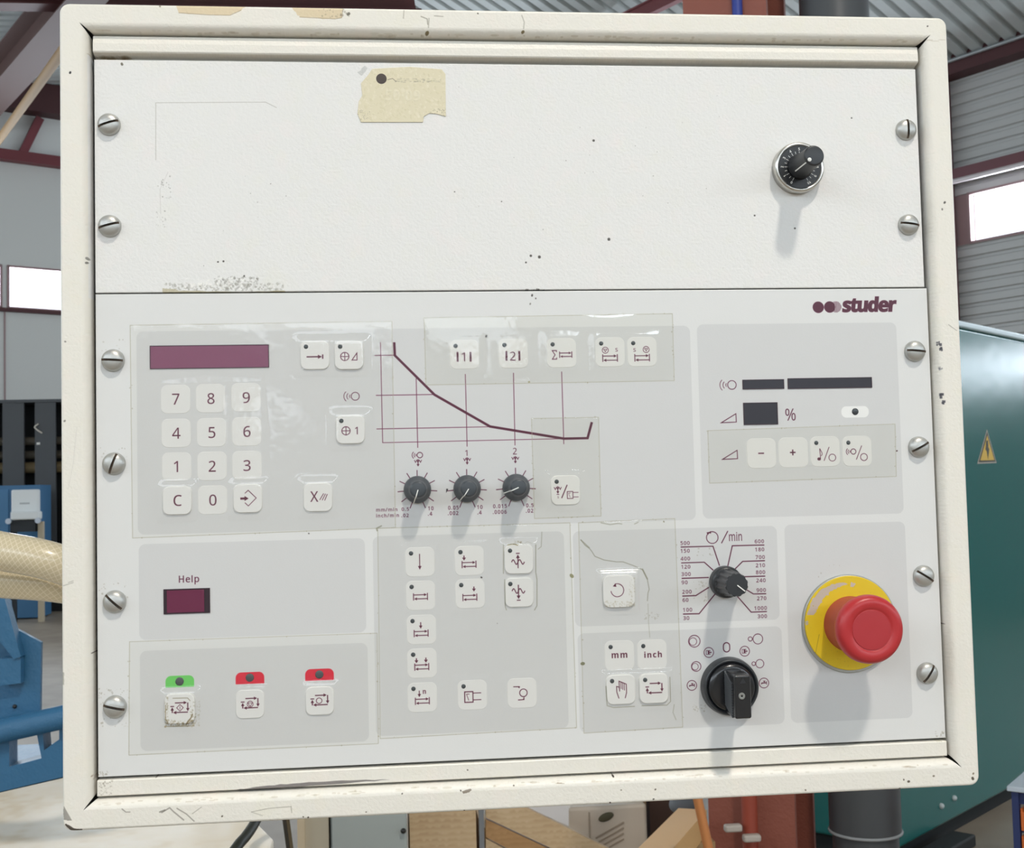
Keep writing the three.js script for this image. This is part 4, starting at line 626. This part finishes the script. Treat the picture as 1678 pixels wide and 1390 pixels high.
// ---- sticker remains on the upper plate
{
  const q = [[150, 340], [330, 330], [490, 342], [508, 365], [510, 572], [470, 560], [430, 556], [402, 572], [398, 600], [95, 600], [78, 560], [84, 500], [102, 470], [95, 410], [130, 370]].map(([x, y]) => P(560 + x / 2.996, y / 2.996));
  const s = new THREE.Shape(); q.forEach((p, i) => i ? s.lineTo(p.x, p.y) : s.moveTo(p.x, p.y)); const g = new THREE.ExtrudeGeometry(s, { depth: 0.00025, bevelEnabled: true, bevelSize: 0.0001, bevelThickness: 0.0001, bevelSegments: 1 }); g.translate(0, 0, 0.0001);
  const x0 = Math.min(...q.map((p) => p.x)), x1 = Math.max(...q.map((p) => p.x)), y0 = Math.min(...q.map((p) => p.y)), y1 = Math.max(...q.map((p) => p.y)), ps = g.attributes.position, uv = g.attributes.uv; for (let i = 0; i < ps.count; i++) uv.setXY(i, (ps.getX(i) - x0) / (x1 - x0), (ps.getY(i) - y0) / (y1 - y0));
  const mk = (bump) => { const cv = document.createElement('canvas'); cv.width = 512; cv.height = 320; const x = cv.getContext('2d'); x.fillStyle = bump ? '#808080' : '#d8cfb2'; x.fillRect(0, 0, 512, 320); seed = 77; for (let i = 0; i < 420; i++) { x.globalAlpha = bump ? 0.35 : 0.22; x.fillStyle = bump ? (rnd() < 0.5 ? '#ffffff' : '#303030') : (rnd() < 0.5 ? '#c9bd9a' : '#e6e0cc'); x.beginPath(); x.ellipse(rnd() * 512, rnd() * 320, 2 + rnd() * 10, 2 + rnd() * 8, rnd() * 3, 0, 7); x.fill(); } x.globalAlpha = bump ? 0.8 : 0.16; x.fillStyle = bump ? '#ffffff' : '#ece7d8'; x.font = 'bold 84px sans-serif'; x.textAlign = 'center'; x.fillText('50·09', 262, 196); if (!bump) { x.globalAlpha = 0.45; x.fillStyle = '#9a937f'; for (let i = 0; i < 60; i++) x.fillRect(215 + rnd() * 270, 66 + rnd() * 22, 6 + rnd() * 12, 2 + rnd() * 3); x.globalAlpha = 0.8; x.strokeStyle = '#5a5146'; x.lineWidth = 3; x.beginPath(); x.moveTo(176, 76); x.lineTo(205, 68); x.lineTo(226, 86); x.stroke(); for (let i = 0; i < 40; i++) { x.fillStyle = '#6c6554'; x.globalAlpha = 0.5; x.fillRect(rnd() * 70, 250 + rnd() * 60, 3, 3); x.fillRect(420 + rnd() * 90, 240 + rnd() * 40, 4, 3); } } x.globalAlpha = 1; const t = new THREE.CanvasTexture(cv); if (!bump) t.colorSpace = THREE.SRGBColorSpace; return t; };
  const st_ = part('sticker_remains', g, phys(0xffffff, 0.36, { map: mk(false), bumpMap: mk(true), bumpScale: 0.0002 }), cab, 'torn beige sticker remains on the upper plate');
  const d = P(625, 129.5), dot = lathe([[0, 0.0006], [0.0029, 0.0006], [0.0032, 0.0003]].reverse(), 24); dot.translate(d.x, d.y, 0); part('dark_spot', dot, std(0x4f4744, 0.8), st_, 'round dark spot');  // dark grey-brown disc laid on the sticker
}
single('support_arm', 'cream round arm carrying the cabinet from the column', 'arm', rod(new THREE.Vector3(0.12, PY + 0.2, -0.172), new THREE.Vector3(1.02, PY + 0.2, -3.28), 0.035, 24), std(0xcfccc2, 0.5));
// ================================================================== WHAT STANDS BEHIND THE CABINET
const V3 = (x, y, z) => new THREE.Vector3(x, y, z);
// ---- steel column with cable and pipe
{
  const a = atZ(1142, 700, -3.3), b = atZ(1276, 700, -3.3), w = b.x - a.x, turn = -0.58, g = thing('steel_column', 'broad red-brown painted steel column behind the cabinet', 'column', [(a.x + b.x) / 2, 0, -3.3], turn);
  const H = roofY(hallOf(V3(1.1, 0, -3.3)).x) - 0.02, red = std(0x8d5142, 0.55, 0, { bumpMap: scaled(grain, 0.5), bumpScale: 0.002 });
  part('flange', box(-w * 0.52, w * 0.52, 0.012, H, -0.02, 0.0), red, g); part('web', box(-0.008, 0.008, 0.012, H, -0.24, -0.02), red, g); part('flange', box(-w * 0.52, w * 0.52, 0.012, H, -0.26, -0.24), red, g);
  part('base_plate', box(-0.24, 0.24, 0, 0.012, -0.36, 0.1), red, g);
  const p0 = atZ(1227, 1320, -3.24), p1 = atZ(1232, 1390, -3.24);
  const pipe = single('riser_pipe', 'thin red pipe clamped upright along the column', 'pipe', rod(V3(p0.x, 0, -3.235), V3(p0.x, 1.5, -3.235), 0.026), std(0x93412f, 0.5));
  for (const [u, v] of [[1202, 1358], [1229, 1371]]) { const c = atZ(u, v, -3.215); single('pipe_clamp', u < 1210 ? 'whitish plastic clamp on the column beside the pipe' : 'whitish plastic clamp round the thin red pipe', 'clamp', rbox(0.058, 0.024, 0.03, 0.008, c.x, c.y, u < 1210 ? -3.222 : -3.198), std(0xb7aea4, 0.6)); }
  const c0 = atZ(1213, 10, -3.27); single('blue_cable', 'bright blue cable running up the column face', 'cable', rod(V3(c0.x - 0.012, 1.6, -3.266), V3(c0.x - 0.012, H, -3.266), 0.018, 12), std(0x2c3f92, 0.45));
}
{ // slanting copper pipe before the column
  single('copper_pipe', 'slanting orange copper pipe before the column', 'pipe', rod(atZ(1139, 1290, -2.4), atZ(1172, 1440, -2.4), 0.0125), std(0xd08a55, 0.35, 0.4));
}
{ // flue pipe
  const a = atZ(1338, 700, -3.2), b = atZ(1447, 700, -3.2), r = (b.x - a.x) / 2, x = (a.x + b.x) / 2, j = atZ(1415, 1361, -3.2).y, g = thing('flue_pipe', 'thick upright dark grey flue pipe beside the red column', 'pipe', [x, 0, -3.2]), m = std(0x4a4c4e, 0.42, 0.2);
  part('upper_length', rod(V3(0, j, 0), V3(0, roofY(hallOf(V3(x, 0, -3.2)).x) - 0.02, 0), r, 40), m, g); part('lower_length', rod(V3(0, 0, 0), V3(0, j, 0), r * 0.92, 40), m, g);
  const t = new THREE.TorusGeometry(r, 0.005, 8, 48); t.rotateX(Math.PI / 2); t.translate(0, j, 0); part('socket_rim', t, std(0x8d8f90, 0.5), g, 'pale rim of the socket joint');
}
{ // teal machine
  const p = atY(1475, 1427, 0), q = atY(1650, 1310, 0), d = V3(0.74, 0, -0.672).normalize(), g = thing('teal_machine', 'tall teal machine housing with pale top edge and warning triangle', 'machine', [p.x, 0, p.z], -Math.atan2(d.z, d.x)), teal = phys(0x1c6764, 0.2, { bumpMap: scaled(grain, 2), bumpScale: 0.001 });
  part('housing', rbox(3.4, 2.09, 0.6, 0.015, 1.7, 1.125, -0.3), teal, g); part('plinth', box(0.05, 3.35, 0, 0.08, -0.55, -0.05), std(0x1c2022, 0.8), g); part('top_edge', rbox(3.42, 0.03, 0.62, 0.01, 1.7, 2.185, -0.3), std(0xcfdfe4, 0.4), g, 'pale top edge');
  const inv = new THREE.Matrix4().makeRotationY(-g.rotation.y).multiply(new THREE.Matrix4().makeTranslation(-p.x, 0, -p.z)), nrm = V3(-d.z, 0, d.x).multiplyScalar(-1), on = (u, v) => { const n = V3(d.z, 0, -d.x); const h = hit(u, v, n, p.dot(n)); return h.applyMatrix4(inv); };
  const tri = (k, z, t, mat, name, par) => { const c = [[1617, 708], [1603, 758], [1631, 757]].map(([u, v]) => on(u, v)), m = c.reduce((s, e) => s.add(e), V3(0, 0, 0)).divideScalar(3), s = new THREE.Shape(c.map((e) => new THREE.Vector2(m.x + (e.x - m.x) * k, m.y + (e.y - m.y) * k))); const ge = new THREE.ExtrudeGeometry(s, { depth: t, bevelEnabled: false }); ge.translate(0, 0, z); return part(name, ge, mat, par); };
  const sign = tri(1.12, 0.0002, 0.001, std(0xb3aca0, 0.6), 'warning_sign', g); sign.userData.label = 'yellow electrical warning triangle';
  tri(1.0, 0.0012, 0.0008, std(0x3a382c, 0.6), 'border', sign); tri(0.82, 0.002, 0.0006, std(0xd9b13c, 0.55), 'yellow_field', sign);
  const bolt = new THREE.Shape([[1615, 722], [1618, 722], [1618.5, 733], [1620, 736], [1618, 753], [1616, 740], [1614, 737]].map(([u, v]) => { const e = on(u, v); return new THREE.Vector2(e.x, e.y); })), bg = new THREE.ExtrudeGeometry(bolt, { depth: 0.0006, bevelEnabled: false }); bg.translate(0, 0, 0.0026); part('bolt_mark', bg, std(0x3a382c, 0.6), sign);
  for (const [u, v] of [[1541, 1321], [1562, 1308]]) { const c = on(u, v), s = new THREE.SphereGeometry(0.012, 12, 8); s.translate(c.x, c.y, 0.004); part('bolt_head', s, std(0xc6cfd0, 0.4), g, 'pale bolt head'); }
  const h0 = atY(1497, 1412, 0), f = rbox(0.36, 0.05, 0.1, 0.01, 0.3, 0.025, 0.06); part('black_strip', f, std(0x1b1d1e, 0.7), g, 'black strip on the floor');  // plain black strip low in front of the housing
}
{ // blue rack with orange bins, turned like the teal machine
  const c = atZ(1657, 1296, -2.9), top = c.y, turn = -0.72, g = thing('storage_rack', 'dark blue rack with pale top board before the teal machine', 'rack', [c.x, 0, c.z], turn), blue = std(0x27335f, 0.5), W = 0.9, D = 0.3;
  for (const [x, zz] of [[0.01, -0.012], [W - 0.01, -0.012], [0.01, -D], [W - 0.01, -D]]) part('post', box(x - 0.01, x + 0.01, 0, top, zz - 0.012, zz + 0.012), blue, g);
  part('top_board', rbox(W + 0.02, 0.016, D + 0.05, 0.004, W / 2, top + 0.008, -D / 2 - 0.01), std(0xb9c3cc, 0.5), g, 'pale grey top board'); part('top_rail', box(0.02, W - 0.02, top - 0.04, top, -0.022, -0.012), blue, g);
  for (let k = 0; k < 3; k++) {
    const y0 = top - 0.118 - k * 0.082;
    part('shelf', box(0.021, W - 0.021, y0 - 0.008, y0, -D + 0.02, -0.015), blue, g);
    for (let i = 0; i < 2; i++) {
      const bp = new THREE.Vector3(0.024 + i * 0.2, y0 + 0.001, -0.003).applyAxisAngle(AY, turn).add(new THREE.Vector3(c.x, 0, c.z)), h = 0.066, L = 0.26;
      const b = thing('storage_bin', (i ? 'second orange storage bin from the corner post on the ' : 'orange storage bin next to the corner post on the ') + ['upper', 'middle', 'lower'][k] + ' rack shelf', 'bin', bp.toArray(), turn, 'orange bins on the blue rack'), or = std(0xcb672f, 0.45);
      part('bottom', box(0, 0.18, 0, 0.005, -L, 0), or, b); part('front', rbox(0.18, h * 0.85, 0.006, 0.002, 0.09, h * 0.425, 0), or, b); part('side', box(0, 0.005, 0, h, -L, 0), or, b); part('side', box(0.175, 0.18, 0, h, -L, 0), or, b); part('back', box(0, 0.18, 0, h, -L, -L + 0.005), or, b); part('label_holder', box(0.04, 0.14, 0.02, 0.04, 0.003, 0.005), std(0xe4dfd6, 0.6), b);
    }
  }
}
// ---- machine bed at the lower left
const bedTop = 1.05;
{
  const q = [[-220, 1350], [300, 1230], [443, 1375], [436, 1395], [380, 1640], [-220, 1700]].map(([u, v]) => atY(u, v, bedTop)), s = new THREE.Shape(q.map((p) => new THREE.Vector2(p.x, -p.z))), cx = q.reduce((t, p) => t + p.x, 0) / 6, cz = q.reduce((t, p) => t + p.z, 0) / 6;
  const tex = colourTexture(512, mixNoise(512, [[4, 0.5, 51], [13, 0.45, 52], [50, 0.25, 53]]), [205, 184, 150], [233, 224, 208], [240, 235, 226]), m = std(0xffffff, 0.45, 0, { map: scaled(tex, 0.7) });
  const g = thing('machine_bed', 'cream painted machine bed with stained top below the cabinet', 'machine');
  const t = new THREE.ExtrudeGeometry(s, { depth: 0.05, bevelEnabled: true, bevelSize: 0.004, bevelThickness: 0.004, bevelSegments: 2 }); t.rotateX(-Math.PI / 2); t.translate(0, bedTop - 0.054, 0); part('table_top', uvWorld(t), m, g);
  const s2 = new THREE.Shape(q.map((p) => new THREE.Vector2(cx + (p.x - cx) * 0.93, -(cz + (p.z - cz) * 0.93)))), b = new THREE.ExtrudeGeometry(s2, { depth: bedTop - 0.054, bevelEnabled: false }); b.rotateX(-Math.PI / 2); part('body', uvWorld(b), m, g);
}
{ // blue fixture behind the bed
  const z = -1.62, blue = std(0x35688d, 0.34, 0, { bumpMap: scaled(grain, 0.3), bumpScale: 0.001 }), o = atZ(30, 1290, z), g = thing('blue_machine', 'blue painted machine fixture with upright plate and round rail', 'machine', [0, 0, 0]);
  part('upright_plate', polyPx([[-60, 960], [16, 985], [19, 1027], [67, 1053], [65.5, 1171], [-60, 1196]], z - 0.02, 0.012), blue, g);
  part('inclined_rib', polyPx([[-40, 940], [4, 968], [34, 1077], [22, 1080], [-40, 1000]], z + 0.01, 0.03), blue, g); part('square_lug', polyPx([[0, 1080], [34, 1078], [34, 1120], [0, 1124]], z + 0.005, 0.02), blue, g);
  part('round_rail', rod(atZ(-120, 1226, z + 0.01), atZ(140, 1167, z + 0.01), 0.0215, 28), blue, g);
  part('base_plate', polyPx([[-60, 1215], [110, 1180], [110, 1272], [-60, 1312]], z, 0.05, [[[15, 1211], [60, 1202], [68, 1243], [15, 1257]], [[70, 1201], [97, 1194.5], [97, 1212], [72, 1230]]]), blue, g);
  part('foot', polyPx([[-60, 1305], [110, 1266], [110, 1276], [-60, 1317]], z - 0.005, 0.04), std(0x171a1c, 0.8), g); part('stand', box(o.x - 0.25, o.x + 0.25, 0, o.y - 0.02, z - 0.5, z - 0.1), blue, g);
  const k = new THREE.SphereGeometry(0.004, 10, 8), c = atZ(24, 1158, z - 0.018); k.translate(c.x, c.y, c.z); part('bolt_head', k, std(0x1d2226, 0.5), g);
}
// ---- two braided hoses
{
  const n = 256, d = new Uint8Array(n * n * 4); for (let y = 0; y < n; y++) for (let x = 0; x < n; x++) { const a = Math.abs(((x + y) % 64) - 32) / 32, b = Math.abs(((x - y + 256) % 64) - 32) / 32, w = Math.max(a, b) > 0.86 ? 1 : 0, i = 4 * (y * n + x); d[i] = 207 + 22 * w; d[i + 1] = 193 + 24 * w; d[i + 2] = 160 + 34 * w; d[i + 3] = 255; }
  const t = new THREE.DataTexture(d, n, n); t.wrapS = t.wrapT = THREE.RepeatWrapping; t.magFilter = THREE.LinearFilter; t.colorSpace = THREE.SRGBColorSpace; t.needsUpdate = true; t.repeat.set(34, 4);
  const m = phys(0xffffff, 0.28, { map: t, clearcoat: 0.4 });
  const mk = (label, pts, r) => single('braided_hose', label, 'hose', tube(pts, r, 90, 24), m);
  mk('thick beige braided hose lying over a thinner one', [atZ(-260, 870, -0.75), atZ(-90, 886, -0.75), atZ(0, 903, -0.75), atZ(97, 924, -0.75), atZ(200, 975, -0.8), atZ(300, 1080, -1.0), V3(-0.3, 1.076, -1.2)], 0.0222);
  mk('thinner beige braided hose under the thick one', [atZ(-260, 930, -0.82), atZ(-90, 943, -0.82), atZ(0, 952, -0.82), atZ(97, 960, -0.82), atZ(200, 985, -0.9), atZ(280, 1080, -1.08), V3(-0.36, 1.076, -1.25)], 0.0205);
}
// ---- dark machine, blue cabinet and white cover far behind the hoses
{
  const z = -16.3, dark = std(0x4b4d50, 0.55), black = std(0x15171a, 0.8), g = thing('dark_rack', 'dark grey machine rack with rolls between upright plates', 'rack', [0, 0, 0]);
  const p = (u, v) => atZ(u, v, z), x0 = p(-160, 700).x, x1 = p(210, 700).x, y1 = p(40, 655).y;
  part('back_wall', box(x0, x1, 0.8, y1 - 0.02, z - 0.5, z - 0.45), black, g); part('top', box(x0, x1, y1 - 0.04, y1, z - 0.5, z + 0.02), dark, g); part('foot_frame', box(x0, x1, 0, 0.8, z - 0.5, z - 0.1), black, g);
  for (const [u0, u1] of [[-148, -112], [-97, -60], [-47, -12], [4, 39], [57, 91], [108, 143], [160, 195]]) part('upright_plate', box(p(u0, 700).x, p(u1, 700).x, 0.75, y1 - 0.04, z - 0.05, z), dark, g);
  for (const [v, r, c] of [[722, 0.055, 0x6b6357], [745, 0.055, 0x5e574b], [766, 0.075, 0x8d7a58]]) { const y = p(40, v).y; part('roll', rod(V3(x0, y, z - 0.2), V3(x1, y, z - 0.2), r, 20), std(c, 0.7), g); }
  const hk = tube([p(70, 710).add(V3(0, 0, 0.03)), p(61, 704).add(V3(0, 0, 0.03)), p(58, 700).add(V3(0, 0, 0.03)), p(64, 695).add(V3(0, 0, 0.03))], 0.01, 20, 8); part('hook', hk, std(0xd8d0c2, 0.5), g); const tg = p(63, 727); part('paper_tag', box(tg.x - 0.022, tg.x + 0.022, tg.y - 0.015, tg.y + 0.015, z, z + 0.006), std(0xe7e4dd, 0.6), g);
}
{
  const z = -15.4, p = (u, v) => atZ(u, v, z), a = p(-80, 798), b = p(66, 872), g = thing('blue_cabinet', 'low blue sheet cabinet before the dark rack', 'cabinet', [0, 0, 0]);
  part('body', box(a.x, b.x, 0.02, a.y, z - 0.5, z), std(0x3f7098, 0.5), g); part('door', box(p(-70, 800).x, p(14, 800).x, 0.1, a.y - 0.05, z, z + 0.015), std(0x477aa3, 0.5), g); part('plinth', box(a.x + 0.03, b.x - 0.03, 0, 0.05, z - 0.45, z - 0.03), std(0x22282c, 0.7), g);
}
{
  const z = -15.0, p = (u, v) => atZ(u, v, z), white = std(0xe9ebea, 0.45), a = p(16, 803), b = p(61, 838), c = p(21, 838), d = p(67, 851), y0 = p(40, 853).y, g = thing('white_device', 'small white machine cover with a projecting step', 'device', [(a.x + b.x) / 2, y0, z - 0.1]);
  const ox = (a.x + b.x) / 2; part('back_cover', rbox(b.x - a.x, a.y - y0, 0.1, 0.02, 0, (a.y - y0) / 2, 0), white, g); part('step', rbox(d.x - c.x, 0.1, 0.18, 0.02, (c.x + d.x) / 2 - ox, 0.06, 0.12), white, g); part('grip_slot', box(-0.06, 0.06, 0.2, 0.22, 0.05, 0.056), std(0xb9bcbc, 0.5), g);
  part('under_frame', box(-0.14, 0.15, -0.14, 0.0, -0.02, 0.15), std(0x22262b, 0.6), g); for (const x of [-0.15, 0.2]) { const w = new THREE.CylinderGeometry(0.035, 0.035, 0.03, 16); w.rotateX(Math.PI / 2); w.translate(x, -0.005, 0.2); part('knob', w, std(0xc3cbd6, 0.4, 0.3), g); }
  part('leg', box(0.17, 0.23, -y0, -0.02, 0.02, 0.1), std(0xb8ab93, 0.6), g); part('leg', box(-0.16, -0.1, -y0, -0.02, 0.02, 0.1), std(0x22262b, 0.6), g);
}
// ---- things on the floor seen under the cabinet
single('black_cable', 'thick black cable rising from the machine bed edge', 'cable', tube([atZ(360, 1440, -0.72), atZ(385, 1392, -0.75), atZ(402, 1372, -0.78), atZ(418, 1348, -0.82), atZ(440, 1300, -0.9), V3(-0.12, 1.3, -0.8), V3(-0.08, 1.4, -0.19)], 0.0062, 60, 12), std(0x23261f, 0.5));
{ // dark steel strut and cream cabinet
  single('steel_strut', 'dark brown steel strut beside the machine bed', 'strut', bar(atZ(466, 1325, -1.5), atY(600, 1830, 0).setZ(-1.55), 0.022, 0.006).translate(0, 0, 0), std(0x51442c, 0.6));
  const z = -2.7, a = atZ(487, 1300, z), b = atZ(539, 1390, z), g = thing('cream_cabinet', 'cream sheet steel cabinet beside a grey door', 'cabinet', [0, 0, 0]); part('body', box(a.x, b.x, 0, 0.74, z - 0.4, z), std(0xb9ae98, 0.5), g); part('side_trim', box(a.x, a.x + 0.02, 0, 0.74, z, z + 0.015), std(0xc9b698, 0.5), g); part('top', rbox(b.x - a.x + 0.02, 0.02, 0.44, 0.005, (a.x + b.x) / 2, 0.75, z - 0.19), std(0xb9ae98, 0.5), g);
  const c = atZ(541, 1300, z), d = atZ(667, 1390, z), k = thing('grey_cabinet', 'grey sheet steel cabinet with a small black knob', 'cabinet', [0, 0, 0]); part('body', box(c.x, d.x, 0, 0.74, z - 0.4, z - 0.002), std(0x9a9f99, 0.5), k); const door = part('door', box(c.x + 0.004, d.x - 0.002, 0.05, 0.73, z - 0.002, z + 0.012), std(0xa3a8a3, 0.5), k); const kn = atZ(661, 1362, z + 0.03), s = new THREE.SphereGeometry(0.0075, 16, 12); s.translate(kn.x, kn.y, kn.z); part('knob', s, std(0x1c1a18, 0.4), door);
}
{ // wooden crates
  const wt = (() => { const n = 256, f = mixNoise(256, [[6, 0.4, 61], [40, 0.3, 62]]), d = new Float32Array(n * n); for (let y = 0; y < n; y++) for (let x = 0; x < n; x++) d[y * n + x] = 0.6 * Math.sin((y + f[y * n + x] * 10) * 0.55) * 0.5 + f[y * n + x]; return colourTexture(n, d, [172, 142, 106], [190, 162, 125], [201, 175, 140]); })();
  const wood = std(0xffffff, 0.65, 0, { map: scaled(wt, 0.35) }), woodD = std(0xe3cdb0, 0.65, 0, { map: scaled(wt, 0.35) }), z = -2.75;
  const a = atZ(671, 1344, z), b = atZ(781, 1390, z), g = thing('wooden_crate', 'plain plywood crate beside the grey cabinet', 'crate', [0, 0, 0]); for (let i = 0; i < 3; i++) part('board', box(a.x, b.x, 0.02 + i * 0.21, 0.225 + i * 0.21, z - 0.02, z), wood, g); part('side', box(a.x, a.x + 0.02, 0.02, 0.57, z - 0.5, z - 0.02), wood, g); part('side', box(b.x - 0.02, b.x, 0.02, 0.57, z - 0.5, z - 0.02), wood, g); part('bottom', box(a.x, b.x, 0, 0.02, z - 0.5, z), wood, g); part('back', box(a.x, b.x, 0.02, 0.57, z - 0.52, z - 0.5), wood, g);
  const p = atZ(789, 1350, z); single('steel_post', 'thin grey steel post between the wooden crates', 'post', box(p.x - 0.007, p.x + 0.007, 0, 0.72, z - 0.014, z), std(0x85878a, 0.4, 0.5));
  const c = thing('wooden_crate', 'rough plank crate with a sloping upper edge', 'crate', [0, 0, 0]); const zz = z - 0.02;
  part('board', polyPx([[796, 1310], [850, 1318], [1015, 1400], [1150, 1490], [1150, 1530], [1010, 1440], [796, 1340]], zz, 0.02), wood, c); part('board', polyPx([[796, 1343], [1010, 1443], [1150, 1533], [1150, 1560], [796, 1372]], zz - 0.003, 0.02), woodD, c); part('board', polyPx([[796, 1375], [1150, 1563], [1150, 1660], [796, 1660]], zz, 0.02), wood, c);
  const q = atZ(1150, 1660, zz), q0 = atZ(796, 1660, zz); part('bottom', box(q0.x, q.x, 0, q.y, zz - 0.3, zz), woodD, c); part('side', box(q0.x, q0.x + 0.02, 0.02, 0.55, zz - 0.3, zz - 0.02), wood, c);
}
{ // white appliance behind the crates
  const z = -4.1, p = (u, v) => atZ(u, v, z), a = p(930, 1300), b = p(1062, 1390), h = p(980, 1322).y, g = thing('white_appliance', 'off-white appliance with dark oval recess and slanted grooves', 'appliance', [0, 0, 0]), m = std(0xcdbfae, 0.5);
  part('body', rbox(b.x - a.x, h, 0.5, 0.015, (a.x + b.x) / 2, h / 2, z - 0.25), m, g); part('lid', polyPx([[860, 1322], [932, 1320], [932, 1354], [870, 1326]], z + 0.06, 0.05), std(0xe8e4e2, 0.45), g);
  const c = p(993, 1339), o = new THREE.SphereGeometry(0.032, 20, 10); o.scale(1, 0.5, 0.25); o.rotateZ(0.35); o.translate(c.x, c.y, z + 0.002); part('recess', o, std(0x55503a, 0.7), g, 'dark oval grip recess');
  for (let k = 0; k < 4; k++) part('groove', bar(p(976, 1374 - k * 0 + k * 9).add(V3(0, 0, 0.002)), p(1022, 1348 + k * 9).add(V3(0, 0, 0.002)), 0.004, 0.006), std(0xa08f7c, 0.6), g); const e = p(966, 1350); part('panel_joint', box(e.x - 0.003, e.x + 0.003, 0.1, h - 0.02, z, z + 0.003), std(0xa59684, 0.6), g);
}
{ // tan upright board and dark carton
  const z = -4.4, p = (u, v) => atZ(u, v, z), a = p(1036, 1300), b = p(1061, 1390); single('timber_board', 'narrow tan timber board standing behind the appliance', 'board', box(a.x, b.x, 0, 0.95, z - 0.05, z), std(0xb39877, 0.6));
  const c = p(1064, 1300), d = p(1120, 1390), g = thing('dark_carton', 'dark brown carton behind the timber beam', 'carton', [0, 0, 0]); part('body', box(c.x, d.x, 0, 0.8, z - 0.4, z), std(0x5e4438, 0.8), g); part('flap', box(c.x, d.x, 0.8, 0.806, z - 0.2, z), std(0x6a4d3f, 0.8), g);
  const e = atZ(1124, 1324, -4.0); const w = new THREE.SphereGeometry(0.055, 18, 12); w.scale(1, 0.7, 0.8); w.translate(e.x, e.y, -4.05); const bag = single('grey_bundle', 'small grey bundle lying on the dark carton', 'bundle', w, std(0x77797c, 0.7)); 
}
{ // timber beam with red end
  const z = -2.55, a = atZ(1043, 1385, z), b = atZ(1150, 1336, z - 0.5), g = thing('timber_beam', 'squared timber beam with a red painted end', 'beam', [0, 0, 0]), m = std(0xd7ab72, 0.6);
  part('beam', bar(V3(a.x + 0.04, a.y - 0.05, z + 0.02), V3(b.x - 0.0, b.y - 0.05, z - 0.62), 0.09, 0.075), m, g); part('red_end', bar(V3(a.x + 0.035, a.y - 0.05, z + 0.055), V3(a.x + 0.042, a.y - 0.05, z + 0.01), 0.1, 0.08), std(0xa83a30, 0.55), g);
  for (const t of [0.1, 0.8]) part('trestle', box(a.x + 0.02 + (b.x - a.x) * t, a.x + 0.09 + (b.x - a.x) * t, 0, a.y - 0.085 + (b.y - a.y) * t, z - 0.02 - 0.6 * t, z + 0.02 - 0.6 * t), std(0x9b7c55, 0.7), g);
}
renderer.render(scene, camera);
